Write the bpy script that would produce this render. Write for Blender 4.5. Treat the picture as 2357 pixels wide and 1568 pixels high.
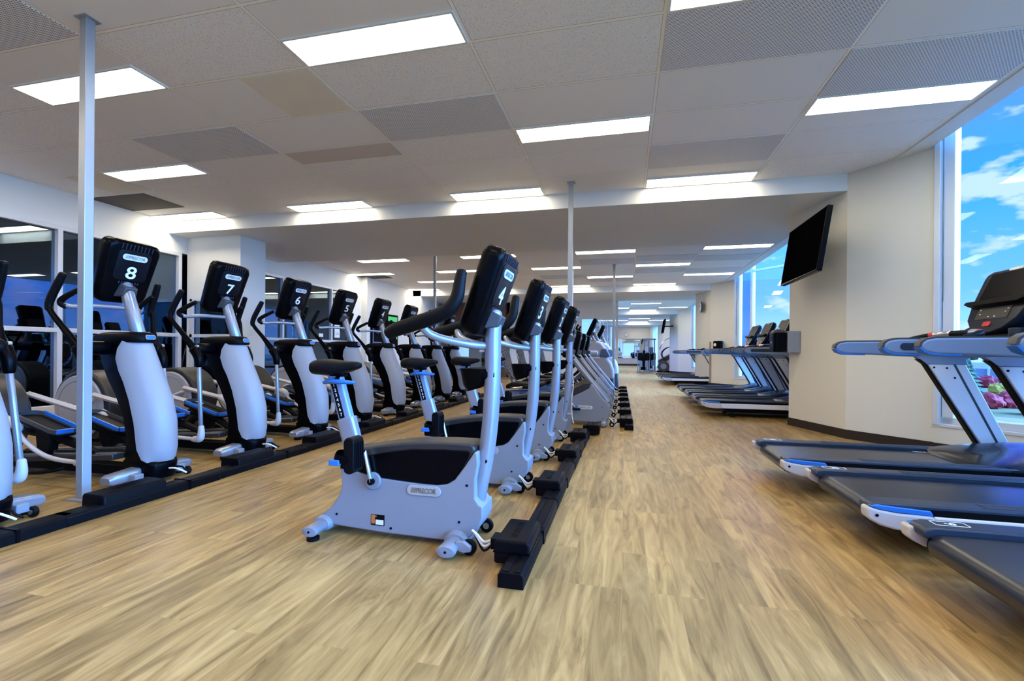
import bpy, bmesh, math, random
from mathutils import Vector, Matrix
random.seed(7)
for o in list(bpy.data.objects): bpy.data.objects.remove(o, do_unlink=True)
SC = bpy.context.scene
COL = SC.collection
PI = math.pi
# ------------------------------------------------------------ camera
CAMH, CE = .93, 2.96          # eye height, ceiling height
YAW, ROLL = .235, .009
cy, sy, cr, sr = math.cos(YAW), math.sin(YAW), math.cos(ROLL), math.sin(ROLL)
fwd = Vector((-sy, cy, 0)); rt = Vector((cy, sy, 0)); up = Vector((0, 0, 1))
r3 = rt*cr + up*sr; u3 = up*cr - rt*sr
cam = bpy.data.cameras.new('camera'); camo = bpy.data.objects.new('camera', cam); COL.objects.link(camo)
camo.matrix_world = Matrix(((r3.x, u3.x, -fwd.x, 0), (r3.y, u3.y, -fwd.y, 0), (r3.z, u3.z, -fwd.z, CAMH), (0, 0, 0, 1)))
cam.sensor_width = 36; cam.lens = 1080*36/2357; cam.shift_y = (811-784)/2357; cam.clip_start = .05; cam.clip_end = 500
SC.camera = camo
SC.view_settings.view_transform = 'Standard'; SC.view_settings.look = 'None'
SC.view_settings.gamma = 1; SC.view_settings.use_curve_mapping = False
SC.view_settings.exposure = 0.12
LAMP = 15.5        # radiance of the ceiling diffusers
SKY = 1.0
# ------------------------------------------------------------ node helpers
def nt(m): return m.node_tree.nodes, m.node_tree.links
def N(ns, t, **k):
    n = ns.new(t)
    for a, b in k.items(): setattr(n, a, b)
    return n
# ------------------------------------------------------------ sky
w = bpy.data.worlds.new('sky'); SC.world = w; w.use_nodes = True
ns, lk = nt(w); ns.clear()
out = N(ns, 'ShaderNodeOutputWorld'); bg = N(ns, 'ShaderNodeBackground'); tc = N(ns, 'ShaderNodeTexCoord')
sep = N(ns, 'ShaderNodeSeparateXYZ'); lk.new(tc.outputs['Generated'], sep.inputs[0])
rp = N(ns, 'ShaderNodeValToRGB'); e = rp.color_ramp
e.elements[0].position = 0.0; e.elements[0].color = (.55, 1.0, 1.9, 1)
e.elements[1].position = 1.0; e.elements[1].color = (.22, .35, 2.6, 1)
for p, c in ((.10, (.22, .66, 2.4, 1)), (.26, (.05, .48, 3.2, 1)), (.42, (.14, .30, 3.0, 1))):
    x = e.elements.new(p); x.color = c
lk.new(sep.outputs['Z'], rp.inputs[0])
mp = N(ns, 'ShaderNodeMapping'); mp.inputs['Scale'].default_value = (3.6, 3.6, 8.5); mp.inputs['Location'].default_value = (1.3, .4, .15)
lk.new(tc.outputs['Generated'], mp.inputs[0])
nz = N(ns, 'ShaderNodeTexNoise'); nz.inputs['Scale'].default_value = 2.9; nz.inputs['Detail'].default_value = 7; nz.inputs['Roughness'].default_value = .52
lk.new(mp.outputs[0], nz.inputs['Vector'])
cr_ = N(ns, 'ShaderNodeValToRGB'); cr_.color_ramp.elements[0].position = .54; cr_.color_ramp.elements[1].position = .62
cr_.color_ramp.elements[0].color = (0, 0, 0, 1); cr_.color_ramp.elements[1].color = (.8, .8, .8, 1)
lk.new(nz.outputs[0], cr_.inputs[0])
mx = N(ns, 'ShaderNodeMixRGB'); lk.new(cr_.outputs[0], mx.inputs[0]); lk.new(rp.outputs[0], mx.inputs[1]); mx.inputs[2].default_value = (.78, .98, 2.2, 1)
lk.new(mx.outputs[0], bg.inputs[0]); bg.inputs[1].default_value = SKY; lk.new(bg.outputs[0], out.inputs[0])
# ------------------------------------------------------------ soft daylight from the window side
sl_ = bpy.data.lights.new('daylight', 'SUN'); sl_.energy = 40.0; sl_.color = (.13, .43, 1.0); sl_.angle = math.radians(75)
so_ = bpy.data.objects.new('daylight', sl_); COL.objects.link(so_)
so_.rotation_euler = Vector((-.88, .16, -.42)).to_track_quat('-Z', 'Y').to_euler()
# ------------------------------------------------------------ materials
MATS = {}
def mat(name, col, rough=.5, metal=0, spec=.5, emit=None, es=1, coat=0, noise=0, nscale=60, bump=0):
    m = bpy.data.materials.new(name); m.use_nodes = True; ns, lk = nt(m)
    b = ns['Principled BSDF']
    b.inputs['Base Color'].default_value = (*col, 1); b.inputs['Roughness'].default_value = rough
    b.inputs['Metallic'].default_value = metal; b.inputs['Specular IOR Level'].default_value = spec
    if coat: b.inputs['Coat Weight'].default_value = coat; b.inputs['Coat Roughness'].default_value = .08
    if emit: b.inputs['Emission Color'].default_value = (*emit, 1); b.inputs['Emission Strength'].default_value = es
    if noise or bump:
        t = N(ns, 'ShaderNodeTexCoord'); n = N(ns, 'ShaderNodeTexNoise'); n.inputs['Scale'].default_value = nscale; n.inputs['Detail'].default_value = 4
        lk.new(t.outputs['Object'], n.inputs['Vector'])
        if noise:
            r = N(ns, 'ShaderNodeMapRange'); r.inputs[3].default_value = 1-noise; r.inputs[4].default_value = 1+noise
            lk.new(n.outputs[0], r.inputs[0])
            v = N(ns, 'ShaderNodeVectorMath', operation='SCALE'); v.inputs[0].default_value = col
            lk.new(r.outputs[0], v.inputs['Scale']); lk.new(v.outputs[0], b.inputs['Base Color'])
        if bump:
            bp = N(ns, 'ShaderNodeBump'); bp.inputs['Strength'].default_value = bump; bp.inputs['Distance'].default_value = .002
            lk.new(n.outputs[0], bp.inputs['Height']); lk.new(bp.outputs[0], b.inputs['Normal'])
    MATS[name] = m; return m
M_wall = mat('wall_paint', (.74, .71, .62), .75, noise=.015, nscale=3)
M_white = mat('white_paint', (.78, .79, .76), .6, noise=.01, nscale=4)
M_grey = mat('light_grey_plastic', (.24, .25, .28), .38, spec=.5, noise=.02, nscale=8)
M_paleg = mat('pale_grey_shell', (.32, .33, .36), .42, noise=.02, nscale=6)
M_silver = mat('silver_paint', (.31, .33, .38), .28, metal=.45, noise=.02, nscale=10)
M_steel = mat('brushed_steel', (.62, .62, .64), .25, metal=.9, noise=.03, nscale=20)
M_black = mat('black_plastic', (.0012, .0012, .002), .30, spec=.07, noise=.05, nscale=30)
M_mattb = mat('matt_black_plastic', (.003, .003, .004), .45, spec=.08, noise=.06, nscale=30)
M_rub = mat('black_rubber', (.003, .003, .004), .5, spec=.12, bump=.2, nscale=200)
M_dgrey = mat('dark_grey_plastic', (.05, .05, .055), .5, noise=.05, nscale=20)
M_taupe = mat('charcoal_shroud', (.020, .018, .017), .42, noise=.04, nscale=20)
M_blue = mat('blue_plastic', (.015, .17, .62), .4, noise=.03, nscale=20)
M_red = mat('red_plastic', (.6, .02, .03), .4, noise=.03, nscale=20)
M_text = mat('white_print', (.85, .86, .87), .6, noise=.01, nscale=50)
M_badge = mat('silver_badge', (.72, .74, .76), .4, metal=.1, noise=.02, nscale=50)
M_btext = mat('grey_print', (.20, .21, .23), .5, noise=.01, nscale=50)
M_otext = mat('tan_print', (.20, .14, .08), .5, noise=.01, nscale=50)
M_plate = mat('console_back_plate', (.004, .005, .008), .4, spec=.12, noise=.05, nscale=30)
M_badge2 = mat('dull_silver_badge', (.40, .40, .40), .4, metal=.1, noise=.02, nscale=40)
M_tv = mat('television_glass', (.0015, .0015, .002), .5, spec=0, noise=.02, nscale=10)
M_screen = mat('dark_screen', (.002, .002, .003), .3, spec=.08, noise=.02, nscale=10)
M_alu = mat('window_aluminium', (.70, .72, .74), .35, metal=.2, noise=.02, nscale=12)
M_galv = mat('galvanised_pole', (.36, .38, .40), .38, metal=.35, noise=.04, nscale=14)
M_base = mat('dark_brown_baseboard', (.018, .011, .009), .45, noise=.05, nscale=20)
M_brown = mat('brown_panel', (.12, .045, .025), .35, noise=.25, nscale=3)
M_belt = mat('treadmill_belt_daylit_blue', (.009, .015, .030), .30, spec=.7, noise=.08, nscale=300)  # black belt with the blue of the window light put into its colour
M_deckt = mat('treadmill_step_daylit_blue', (.018, .030, .055), .33, noise=.05, nscale=60)  # dark step, tinted blue to stand in for daylight falling on it
M_hood = mat('treadmill_hood_daylit_blue', (.007, .013, .026), .26, noise=.05, nscale=20)  # dark hood whose colour carries the same blue window light
M_tgrey = mat('treadmill_silver_daylit_blue', (.20, .29, .45), .32, metal=.1, noise=.02, nscale=8)  # silver paint with blue daylight spill mixed into the base colour
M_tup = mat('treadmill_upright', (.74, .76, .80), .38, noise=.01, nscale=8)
M_spand = mat('blue_glass_spandrel', (.008, .045, .13), .12, spec=.6, noise=.03, nscale=2)
M_tfoot = mat('treadmill_cap', (.55, .52, .50), .45, noise=.02, nscale=8)
M_light = mat('lit_diffuser', (.9, .9, .88), .5, emit=(1, .87, .66), es=LAMP)
M_lightw = mat('lit_cool_diffuser', (.9, .9, .9), .5, emit=(.93, 1, 1), es=LAMP*1.15)
M_mat = mat('exercise_mat_foam', (.02, .04, .12), .7, noise=.1, nscale=30)
M_ball = mat('gym_ball', (.15, .2, .25), .4, noise=.03, nscale=10)
M_ledg = mat('green_display', (.02, .02, .02), .3, emit=(.1, .7, .25), es=.8, noise=.02)
M_ledb = mat('blue_display', (.02, .02, .02), .3, emit=(.12, .2, .7), es=.5, noise=.02)
M_lawn = mat('lawn_grass', (.17, .13, .03), .9, noise=.35, nscale=2.5)
M_bushg = mat('green_leaves', (.11, .10, .02), .8, noise=.6, nscale=6, bump=1)
M_bushr = mat('red_leaves', (.36, .015, .025), .8, noise=.5, nscale=6, bump=1)
M_bushy = mat('yellow_green_leaves', (.50, .30, .03), .8, noise=.5, nscale=6, bump=1)
M_conif = mat('conifer_needles', (.06, .09, .04), .85, noise=.5, nscale=7, bump=1)
M_bark = mat('bark', (.10, .07, .05), .9, noise=.3, nscale=12)
M_mulch = mat('pink_gravel_bed', (.35, .17, .12), .9, noise=.3, nscale=5)
M_fence = mat('grey_fence_paint', (.25, .28, .34), .7, noise=.05, nscale=6)
M_roomd = mat('studio_wall_paint', (.06, .10, .16), .8, noise=.03, nscale=3)
M_paper = mat('paper', (.8, .8, .8), .8, noise=.02, nscale=20)
M_orange = mat('orange_label', (.5, .16, .03), .5, noise=.02, nscale=20)
M_yell = mat('pale_yellow_wall', (.42, .38, .20), .7, noise=.03, nscale=3)
def mirror_mat():
    m = bpy.data.materials.new('mirror_glass'); m.use_nodes = True
    b = m.node_tree.nodes['Principled BSDF']; b.inputs['Base Color'].default_value = (.82, .88, .88, 1); b.inputs['Metallic'].default_value = 1; b.inputs['Roughness'].default_value = .01
    return m
M_mirror = mirror_mat()
def glass_mat(name, tint, refl, rcol=(1, 1, 1)):
    m = bpy.data.materials.new(name); m.use_nodes = True; ns, lk = nt(m); ns.clear()
    o = N(ns, 'ShaderNodeOutputMaterial'); t = N(ns, 'ShaderNodeBsdfTransparent'); g = N(ns, 'ShaderNodeBsdfGlossy'); x = N(ns, 'ShaderNodeMixShader')
    t.inputs[0].default_value = (*tint, 1); g.inputs['Roughness'].default_value = .015; g.inputs[0].default_value = (*rcol, 1)
    f = N(ns, 'ShaderNodeFresnel'); f.inputs[0].default_value = 1.5
    a = N(ns, 'ShaderNodeMath', operation='ADD'); a.use_clamp = True; lk.new(f.outputs[0], a.inputs[0]); a.inputs[1].default_value = refl
    lk.new(a.outputs[0], x.inputs[0]); lk.new(t.outputs[0], x.inputs[1]); lk.new(g.outputs[0], x.inputs[2]); lk.new(x.outputs[0], o.inputs[0])
    return m
M_glass = glass_mat('clear_window_glass', (.93, .97, 1), -.03)
M_dglass = glass_mat('dark_studio_glass', (.22, .32, .42), .20, (.42, .56, .72))
M_cglass = glass_mat('partition_glass', (.8, .85, .85), .05)

def floor_mat():
    m = bpy.data.materials.new('oak_plank_floor'); m.use_nodes = True; ns, lk = nt(m); b = ns['Principled BSDF']
    tc = N(ns, 'ShaderNodeTexCoord'); mp = N(ns, 'ShaderNodeMapping'); mp.inputs['Rotation'].default_value = (0, 0, PI/2)
    lk.new(tc.outputs['Object'], mp.inputs[0])
    br = N(ns, 'ShaderNodeTexBrick'); br.offset = .37; br.offset_frequency = 3; br.squash = 1
    br.inputs['Color1'].default_value = (0, 0, 0, 1); br.inputs['Color2'].default_value = (1, 1, 1, 1); br.inputs['Mortar'].default_value = (.3, .3, .3, 1)
    br.inputs['Scale'].default_value = 1; br.inputs['Mortar Size'].default_value = .0006; br.inputs['Mortar Smooth'].default_value = .3
    br.inputs['Brick Width'].default_value = .95; br.inputs['Row Height'].default_value = .105; br.inputs['Bias'].default_value = 0
    lk.new(mp.outputs[0], br.inputs['Vector'])
    # per-plank offset of the grain
    ad = N(ns, 'ShaderNodeVectorMath', operation='ADD'); sc = N(ns, 'ShaderNodeVectorMath', operation='SCALE'); sc.inputs['Scale'].default_value = 17
    lk.new(br.outputs['Color'], sc.inputs[0]); lk.new(mp.outputs[0], ad.inputs[0]); lk.new(sc.outputs[0], ad.inputs[1])
    m2 = N(ns, 'ShaderNodeMapping'); m2.inputs['Scale'].default_value = (1.5, 12, 1); lk.new(ad.outputs[0], m2.inputs[0])
    n1 = N(ns, 'ShaderNodeTexNoise'); n1.inputs['Scale'].default_value = 1.4; n1.inputs['Detail'].default_value = 5; n1.inputs['Roughness'].default_value = .62; n1.inputs['Distortion'].default_value = 1.3
    lk.new(m2.outputs[0], n1.inputs['Vector'])
    m3 = N(ns, 'ShaderNodeMapping'); m3.inputs['Scale'].default_value = (3, 110, 1); lk.new(ad.outputs[0], m3.inputs[0])
    n2 = N(ns, 'ShaderNodeTexNoise'); n2.inputs['Scale'].default_value = 1.3; n2.inputs['Detail'].default_value = 3
    lk.new(m3.outputs[0], n2.inputs['Vector'])
    r1 = N(ns, 'ShaderNodeValToRGB'); r1.color_ramp.elements[0].position = .30; r1.color_ramp.elements[1].position = .72
    r1.color_ramp.elements[0].color = (.18, .106, .032, 1); r1.color_ramp.elements[1].color = (.52, .345, .13, 1)
    x = r1.color_ramp.elements.new(.5); x.color = (.365, .224, .075, 1)
    lk.new(n1.outputs[0], r1.inputs[0])
    bc = N(ns, 'ShaderNodeMapRange'); bc.inputs[3].default_value = .80; bc.inputs[4].default_value = 1.12; lk.new(br.outputs['Color'], bc.inputs[0])
    v = N(ns, 'ShaderNodeVectorMath', operation='SCALE'); lk.new(r1.outputs[0], v.inputs[0]); lk.new(bc.outputs[0], v.inputs['Scale'])
    gc = N(ns, 'ShaderNodeMapRange'); gc.inputs[1].default_value = .3; gc.inputs[2].default_value = .7; gc.inputs[3].default_value = .93; gc.inputs[4].default_value = 1.06; lk.new(n2.outputs[0], gc.inputs[0])
    v2 = N(ns, 'ShaderNodeVectorMath', operation='SCALE'); lk.new(v.outputs[0], v2.inputs[0]); lk.new(gc.outputs[0], v2.inputs['Scale'])
    lk.new(v2.outputs[0], b.inputs['Base Color']); b.inputs['Roughness'].default_value = .38; b.inputs['Specular IOR Level'].default_value = .4
    return m
M_floor = floor_mat()

def ceil_mat():
    m = bpy.data.materials.new('acoustic_tile_ceiling'); m.use_nodes = True; ns, lk = nt(m); b = ns['Principled BSDF']
    tc = N(ns, 'ShaderNodeTexCoord'); mp = N(ns, 'ShaderNodeMapping'); mp.inputs['Location'].default_value = (1.0-1.22*-20, -2.92+.61*30, 0)
    lk.new(tc.outputs['Object'], mp.inputs[0])
    br = N(ns, 'ShaderNodeTexBrick'); br.offset = 0; br.squash = 1
    br.inputs['Color1'].default_value = (0, 0, 0, 1); br.inputs['Color2'].default_value = (1, 1, 1, 1); br.inputs['Mortar'].default_value = (.5, .5, .5, 1)
    br.inputs['Scale'].default_value = 1; br.inputs['Mortar Size'].default_value = .011; br.inputs['Mortar Smooth'].default_value = 0
    br.inputs['Brick Width'].default_value = 1.22; br.inputs['Row Height'].default_value = .61
    lk.new(mp.outputs[0], br.inputs['Vector'])
    nf = N(ns, 'ShaderNodeTexNoise'); nf.inputs['Scale'].default_value = 130; nf.inputs['Detail'].default_value = 2; lk.new(tc.outputs['Object'], nf.inputs['Vector'])
    sp = N(ns, 'ShaderNodeMapRange'); sp.inputs[1].default_value = .33; sp.inputs[2].default_value = .42; sp.inputs[3].default_value = .62; sp.inputs[4].default_value = 1; lk.new(nf.outputs[0], sp.inputs[0])
    gt = N(ns, 'ShaderNodeMath', operation='GREATER_THAN'); gt.inputs[1].default_value = .62; lk.new(br.outputs['Color'], gt.inputs[0])
    mxs = N(ns, 'ShaderNodeMix'); mxs.data_type = 'FLOAT'; lk.new(gt.outputs[0], mxs.inputs[0]); mxs.inputs[2].default_value = 1.0; lk.new(sp.outputs[0], mxs.inputs[3])
    tv = N(ns, 'ShaderNodeMapRange'); tv.inputs[3].default_value = .94; tv.inputs[4].default_value = 1.03; lk.new(br.outputs['Color'], tv.inputs[0])
    ml = N(ns, 'ShaderNodeMath', operation='MULTIPLY'); lk.new(mxs.outputs[0], ml.inputs[0]); lk.new(tv.outputs[0], ml.inputs[1])
    v = N(ns, 'ShaderNodeVectorMath', operation='SCALE'); v.inputs[0].default_value = (.90, .89, .87); lk.new(ml.outputs[0], v.inputs['Scale'])
    b2 = N(ns, 'ShaderNodeTexBrick'); b2.offset = 0; b2.squash = 1
    b2.inputs['Scale'].default_value = 1; b2.inputs['Mortar Size'].default_value = .0135; b2.inputs['Mortar Smooth'].default_value = 0; b2.inputs['Brick Width'].default_value = 1.22; b2.inputs['Row Height'].default_value = .61
    lk.new(mp.outputs[0], b2.inputs['Vector'])
    mg = N(ns, 'ShaderNodeMixRGB'); lk.new(b2.outputs['Fac'], mg.inputs[0]); lk.new(v.outputs[0], mg.inputs[1]); mg.inputs[2].default_value = (.33, .30, .25, 1)
    mx = N(ns, 'ShaderNodeMixRGB'); lk.new(br.outputs['Fac'], mx.inputs[0]); lk.new(mg.outputs[0], mx.inputs[1]); mx.inputs[2].default_value = (.98, .95, .88, 1)
    lk.new(mx.outputs[0], b.inputs['Base Color']); b.inputs['Roughness'].default_value = .85
    bp = N(ns, 'ShaderNodeBump'); bp.inputs['Strength'].default_value = .6; bp.inputs['Distance'].default_value = .006; lk.new(br.outputs['Fac'], bp.inputs['Height']); lk.new(bp.outputs[0], b.inputs['Normal'])
    return m
M_ceil = ceil_mat()
def perf_mat():
    m = bpy.data.materials.new('perforated_metal_panel'); m.use_nodes = True; ns, lk = nt(m); b = ns['Principled BSDF']
    tc = N(ns, 'ShaderNodeTexCoord')
    br = N(ns, 'ShaderNodeTexBrick'); br.offset = .5
    br.inputs['Color1'].default_value = (.16, .16, .19, 1); br.inputs['Color2'].default_value = (.18, .18, .21, 1); br.inputs['Mortar'].default_value = (.85, .85, .88, 1)
    br.inputs['Scale'].default_value = 1; br.inputs['Mortar Size'].default_value = .0038; br.inputs['Mortar Smooth'].default_value = .2
    br.inputs['Brick Width'].default_value = .019; br.inputs['Row Height'].default_value = .0125
    lk.new(tc.outputs['Object'], br.inputs['Vector']); lk.new(br.outputs[0], b.inputs['Base Color']); b.inputs['Roughness'].default_value = .6
    return m
M_perf = perf_mat()
def mesh_back_mat():
    m = bpy.data.materials.new('woven_back_mesh'); m.use_nodes = True; ns, lk = nt(m); b = ns['Principled BSDF']
    tc = N(ns, 'ShaderNodeTexCoord'); vo = N(ns, 'ShaderNodeTexVoronoi'); vo.inputs['Scale'].default_value = 45; lk.new(tc.outputs['Object'], vo.inputs['Vector'])
    rp = N(ns, 'ShaderNodeValToRGB'); rp.color_ramp.elements[0].color = (.01, .01, .012, 1); rp.color_ramp.elements[1].color = (.12, .11, .11, 1); rp.color_ramp.elements[0].position = .3; rp.color_ramp.elements[1].position = .5
    lk.new(vo.outputs['Distance'], rp.inputs[0]); lk.new(rp.outputs[0], b.inputs['Base Color']); b.inputs['Roughness'].default_value = .7
    return m
M_weave = mesh_back_mat()

# ------------------------------------------------------------ mesh helpers
class MB:
    def __init__(s): s.b = bmesh.new()
    def box(s, x0, x1, y0, y1, z0, z1, T=None):
        vs = [s.b.verts.new((x, y, z)) for x in (x0, x1) for y in (y0, y1) for z in (z0, z1)]
        for f in ((0, 1, 3, 2), (4, 6, 7, 5), (0, 4, 5, 1), (2, 3, 7, 6), (0, 2, 6, 4), (1, 5, 7, 3)): s.b.faces.new([vs[i] for i in f])
        if T is not None:
            for v in vs: v.co = T @ v.co
        return s
    def prism(s, prof, y0, y1, axis='y', T=None):
        def P(a, b, c): return (a, c, b) if axis == 'y' else ((c, a, b) if axis == 'x' else (a, b, c))
        A = [s.b.verts.new(P(a, b, y0)) for a, b in prof]; B = [s.b.verts.new(P(a, b, y1)) for a, b in prof]
        s.b.faces.new(A); s.b.faces.new(B[::-1]); n = len(prof)
        for i in range(n): s.b.faces.new((A[i], B[i], B[(i+1) % n], A[(i+1) % n]))
        if T is not None:
            for v in A+B: v.co = T @ v.co
        return s
    def loft(s, rings, caps=True):
        R = [[s.b.verts.new(p) for p in r] for r in rings]
        for a, b in zip(R, R[1:]):
            n = len(a)
            for i in range(n): s.b.faces.new((a[i], a[(i+1) % n], b[(i+1) % n], b[i]))
        if caps: s.b.faces.new(R[0][::-1]); s.b.faces.new(R[-1])
        return s
    def tube(s, pts, r, seg=12, sub=6, flat=1.0, caps=True, updir=(0, 0, 1)):
        pts = [Vector(p) for p in pts]; n = len(pts)
        rs = list(r) if isinstance(r, (list, tuple)) else [r]*n
        P, Rr = [], []
        if n == 2 or sub <= 1: P, Rr = pts, rs
        else:
            for i in range(n-1):
                p0 = pts[max(i-1, 0)]; p1 = pts[i]; p2 = pts[i+1]; p3 = pts[min(i+2, n-1)]
                for k in range(sub):
                    t = k/sub
                    P.append(.5*((2*p1)+(p2-p0)*t+(2*p0-5*p1+4*p2-p3)*t*t+(3*p1-p0-3*p2+p3)*t**3)); Rr.append(rs[i]*(1-t)+rs[i+1]*t)
            P.append(pts[-1]); Rr.append(rs[-1])
        rings = []; ref = Vector(updir)
        for i, p in enumerate(P):
            d = (P[min(i+1, len(P)-1)]-P[max(i-1, 0)]).normalized()
            a = ref - d*ref.dot(d)
            if a.length < 1e-3: a = Vector((1, 0, 0)) - d*d.x
            a.normalize(); bb = d.cross(a); ref = a
            rings.append([p + a*math.cos(2*PI*k/seg)*Rr[i] + bb*math.sin(2*PI*k/seg)*Rr[i]*flat for k in range(seg)])
        if caps:   # rounded ends
            for e, q in ((0, 1), (-1, -2)):
                d = (P[e]-P[q]).normalized(); c = P[e]
                add = [[c + (v-c)*f + d*Rr[e]*g for v in rings[e]] for f, g in ((.85, .25), (.5, .42))]
                if e == 0: rings = add[::-1] + rings
                else: rings = rings + add
        return s.loft(rings)
    def cyl(s, c, r, h, axis='y', seg=24, r2=None):
        r2 = r if r2 is None else r2; c = Vector(c)
        ax = {'x': (Vector((0, 1, 0)), Vector((0, 0, 1)), Vector((1, 0, 0))), 'y': (Vector((0, 0, 1)), Vector((1, 0, 0)), Vector((0, 1, 0))), 'z': (Vector((1, 0, 0)), Vector((0, 1, 0)), Vector((0, 0, 1)))}[axis]
        return s.loft([[c + ax[2]*o*h/2 + (ax[0]*math.cos(2*PI*k/seg)+ax[1]*math.sin(2*PI*k/seg))*q for k in range(seg)] for o, q in ((-1, r), (1, r2))])
    def ball(s, c, rx, ry, rz, seg=20, rg=12):
        return s.loft([[(c[0]+rx*math.sin(a)*math.cos(2*PI*k/seg), c[1]+ry*math.sin(a)*math.sin(2*PI*k/seg), c[2]-rz*math.cos(a)) for k in range(seg)] for a in [PI*(j+.02)/(rg+.04) for j in range(rg+1)]])
def rr(x0, x1, z0, z1, r, n=5):   # rounded rectangle profile
    p = []
    for cx, cz, a in ((x1-r, z1-r, 0), (x0+r, z1-r, 90), (x0+r, z0+r, 180), (x1-r, z0+r, 270)):
        for k in range(n+1):
            t = math.radians(a+90*k/n); p.append((cx+r*math.cos(t), cz+r*math.sin(t)))
    return p
def obj(name, mb, m, parent=None, loc=None, rot=None, bevel=0, seg=2, smooth=40, T=None):
    me = bpy.data.meshes.new(name)
    bmesh.ops.recalc_face_normals(mb.b, faces=mb.b.faces[:])
    if T is not None: bmesh.ops.transform(mb.b, matrix=T, verts=mb.b.verts[:])
    mb.b.to_mesh(me); mb.b.free()
    me.materials.append(m)
    if smooth:
        for p in me.polygons: p.use_smooth = True
        me.set_sharp_from_angle(angle=math.radians(smooth))
    o = bpy.data.objects.new(name, me); COL.objects.link(o)
    if parent is not None: o.parent = parent
    if loc is not None: o.location = loc
    if rot is not None: o.rotation_euler = rot
    if bevel:
        b = o.modifiers.new('bevel', 'BEVEL'); b.width = bevel; b.segments = seg; b.limit_method = 'ANGLE'; b.angle_limit = math.radians(35); b.use_clamp_overlap = True
        b.harden_normals = False
    return o
def tag(o, label=None, cat=None, group=None, kind=None):
    if label: o['label'] = label
    if cat: o['category'] = cat
    if group: o['group'] = group
    if kind: o['kind'] = kind
    return o
def thing(name, label, cat, loc=(0, 0, 0), rz=0, group=None):
    o = bpy.data.objects.new(name, None); COL.objects.link(o); o.location = loc; o.rotation_euler = (0, 0, rz); o.empty_display_size = .1
    return tag(o, label, cat, group)
def struct(name, mb, m, **k): return tag(obj(name, mb, m, **k), kind='structure')
def dup(root, loc=None, label=None, rz=None):
    r = root.copy(); COL.objects.link(r)
    if loc is not None: r.location = loc
    if rz is not None: r.rotation_euler = (0, 0, rz)
    if label: r['label'] = label
    for ch in list(root.children):
        c = ch.copy(); COL.objects.link(c); c.parent = r
        for g in ch.children:
            d = g.copy(); COL.objects.link(d); d.parent = c
    return r
TXT = {}
def text(name, s, size, m, parent, T, width=None, ext=.0015, mirror=False):
    key = (s, size, m.name, mirror, width)
    if key not in TXT:
        c = bpy.data.curves.new('t', 'FONT'); c.body = s; c.size = size; c.align_x = 'CENTER'; c.align_y = 'CENTER'; c.extrude = ext; c.resolution_u = 3; c.offset = size*.012
        t = bpy.data.objects.new('t', c); me = bpy.data.meshes.new_from_object(t); bpy.data.objects.remove(t)
        xs = [v.co.x for v in me.vertices]; k = 1 if not width else width/(max(xs)-min(xs))
        for v in me.vertices: v.co.x *= k
        me.materials.clear(); me.materials.append(m); me.name = name; TXT[key] = me
    o = bpy.data.objects.new(name, TXT[key]); COL.objects.link(o); o.parent = parent; o.matrix_local = T
    return o
def frameT(o, xdir, ydir):
    x = Vector(xdir).normalized(); y = Vector(ydir).normalized(); z = x.cross(y); o = Vector(o)
    return Matrix(((x.x, y.x, z.x, o.x), (x.y, y.y, z.y, o.y), (x.z, y.z, z.z, o.z), (0, 0, 0, 1)))
# ============================================================ THE ROOM
ZT = 7.5
BD = Vector((.63, -.777, 0)).normalized()      # direction of the slanted glazing, towards the camera
def gp(k, t): return Vector((2.41, 5.97+8.5*k, 0)) + BD*t
COLY = [5.97, 14.47, 22.97, 31.47]
FARY = 37.0
fp = [(-11.2, -3.4), (5.9, -3.4), (5.9, 1.7)]
fp += [(2.45, 5.97), (2.14, 6.9)]
for k in (1, 2, 3): fp += [(4.32, 9.4+8.5*(k-1)), (4.44, 11.95+8.5*(k-1)), (2.45, 5.97+8.5*k), (2.14, 6.9+8.5*k)]
fp += [(2.14, FARY), (-1.2, FARY), (-1.2, 17.05), (-4.15, 17.05), (-4.15, 20.6), (-11.2, 20.6)]
struct('floor', MB().prism(fp, -.12, 0, axis='z'), M_floor, smooth=0)
# ceiling: one tiled slab between the beams
CX1 = 2.70
ce = MB()
for a, b in ((-3.4, 5.97), (8.43, 14.47), (16.93, 22.97), (25.43, 31.47), (33.9, FARY)):
    ce.box(-7.1 if a < 16 else -1.2, CX1, a, b, CE, CE+.08)
ce.box(-7.1, -4.15, 16.93, 20.6, CE, CE+.08)
struct('ceiling', ce, M_ceil, smooth=0)
tr = MB()
for a, b in ((-3.4, 5.62), (8.43, 14.1), (16.93, 22.6), (25.43, 31.1)):
    tr.box(CX1, CX1+.17, a, b, CE-.012, CE+.08)
    tr.box(CX1+.12, CX1+.17, a, b, CE+.08, ZT)
struct('trim_1', tr, M_white, smooth=0)
# ceiling over the glazed pockets
rf = MB().prism([(CX1+.12, -3.4), (5.9, -3.4), (5.9, 1.65), (2.85, 5.40)], ZT, ZT+.1, axis='z')
for k in (1, 2, 3): rf.prism([(CX1+.12, 7.6+8.5*(k-1)), (4.32, 9.4+8.5*(k-1)), (4.44, 11.95+8.5*(k-1)), (2.85, 5.4+8.5*k)], ZT, ZT+.1, axis='z')
struct('ceiling_2', rf, M_white, smooth=0)
# beams
for i, y in enumerate(COLY):
    struct('trim_%d' % (i+2), MB().box(-7.1 if y < 20 else -1.2, 2.42, y-.0, y+2.46, 2.77, CE+.3), M_white, smooth=0)
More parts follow.
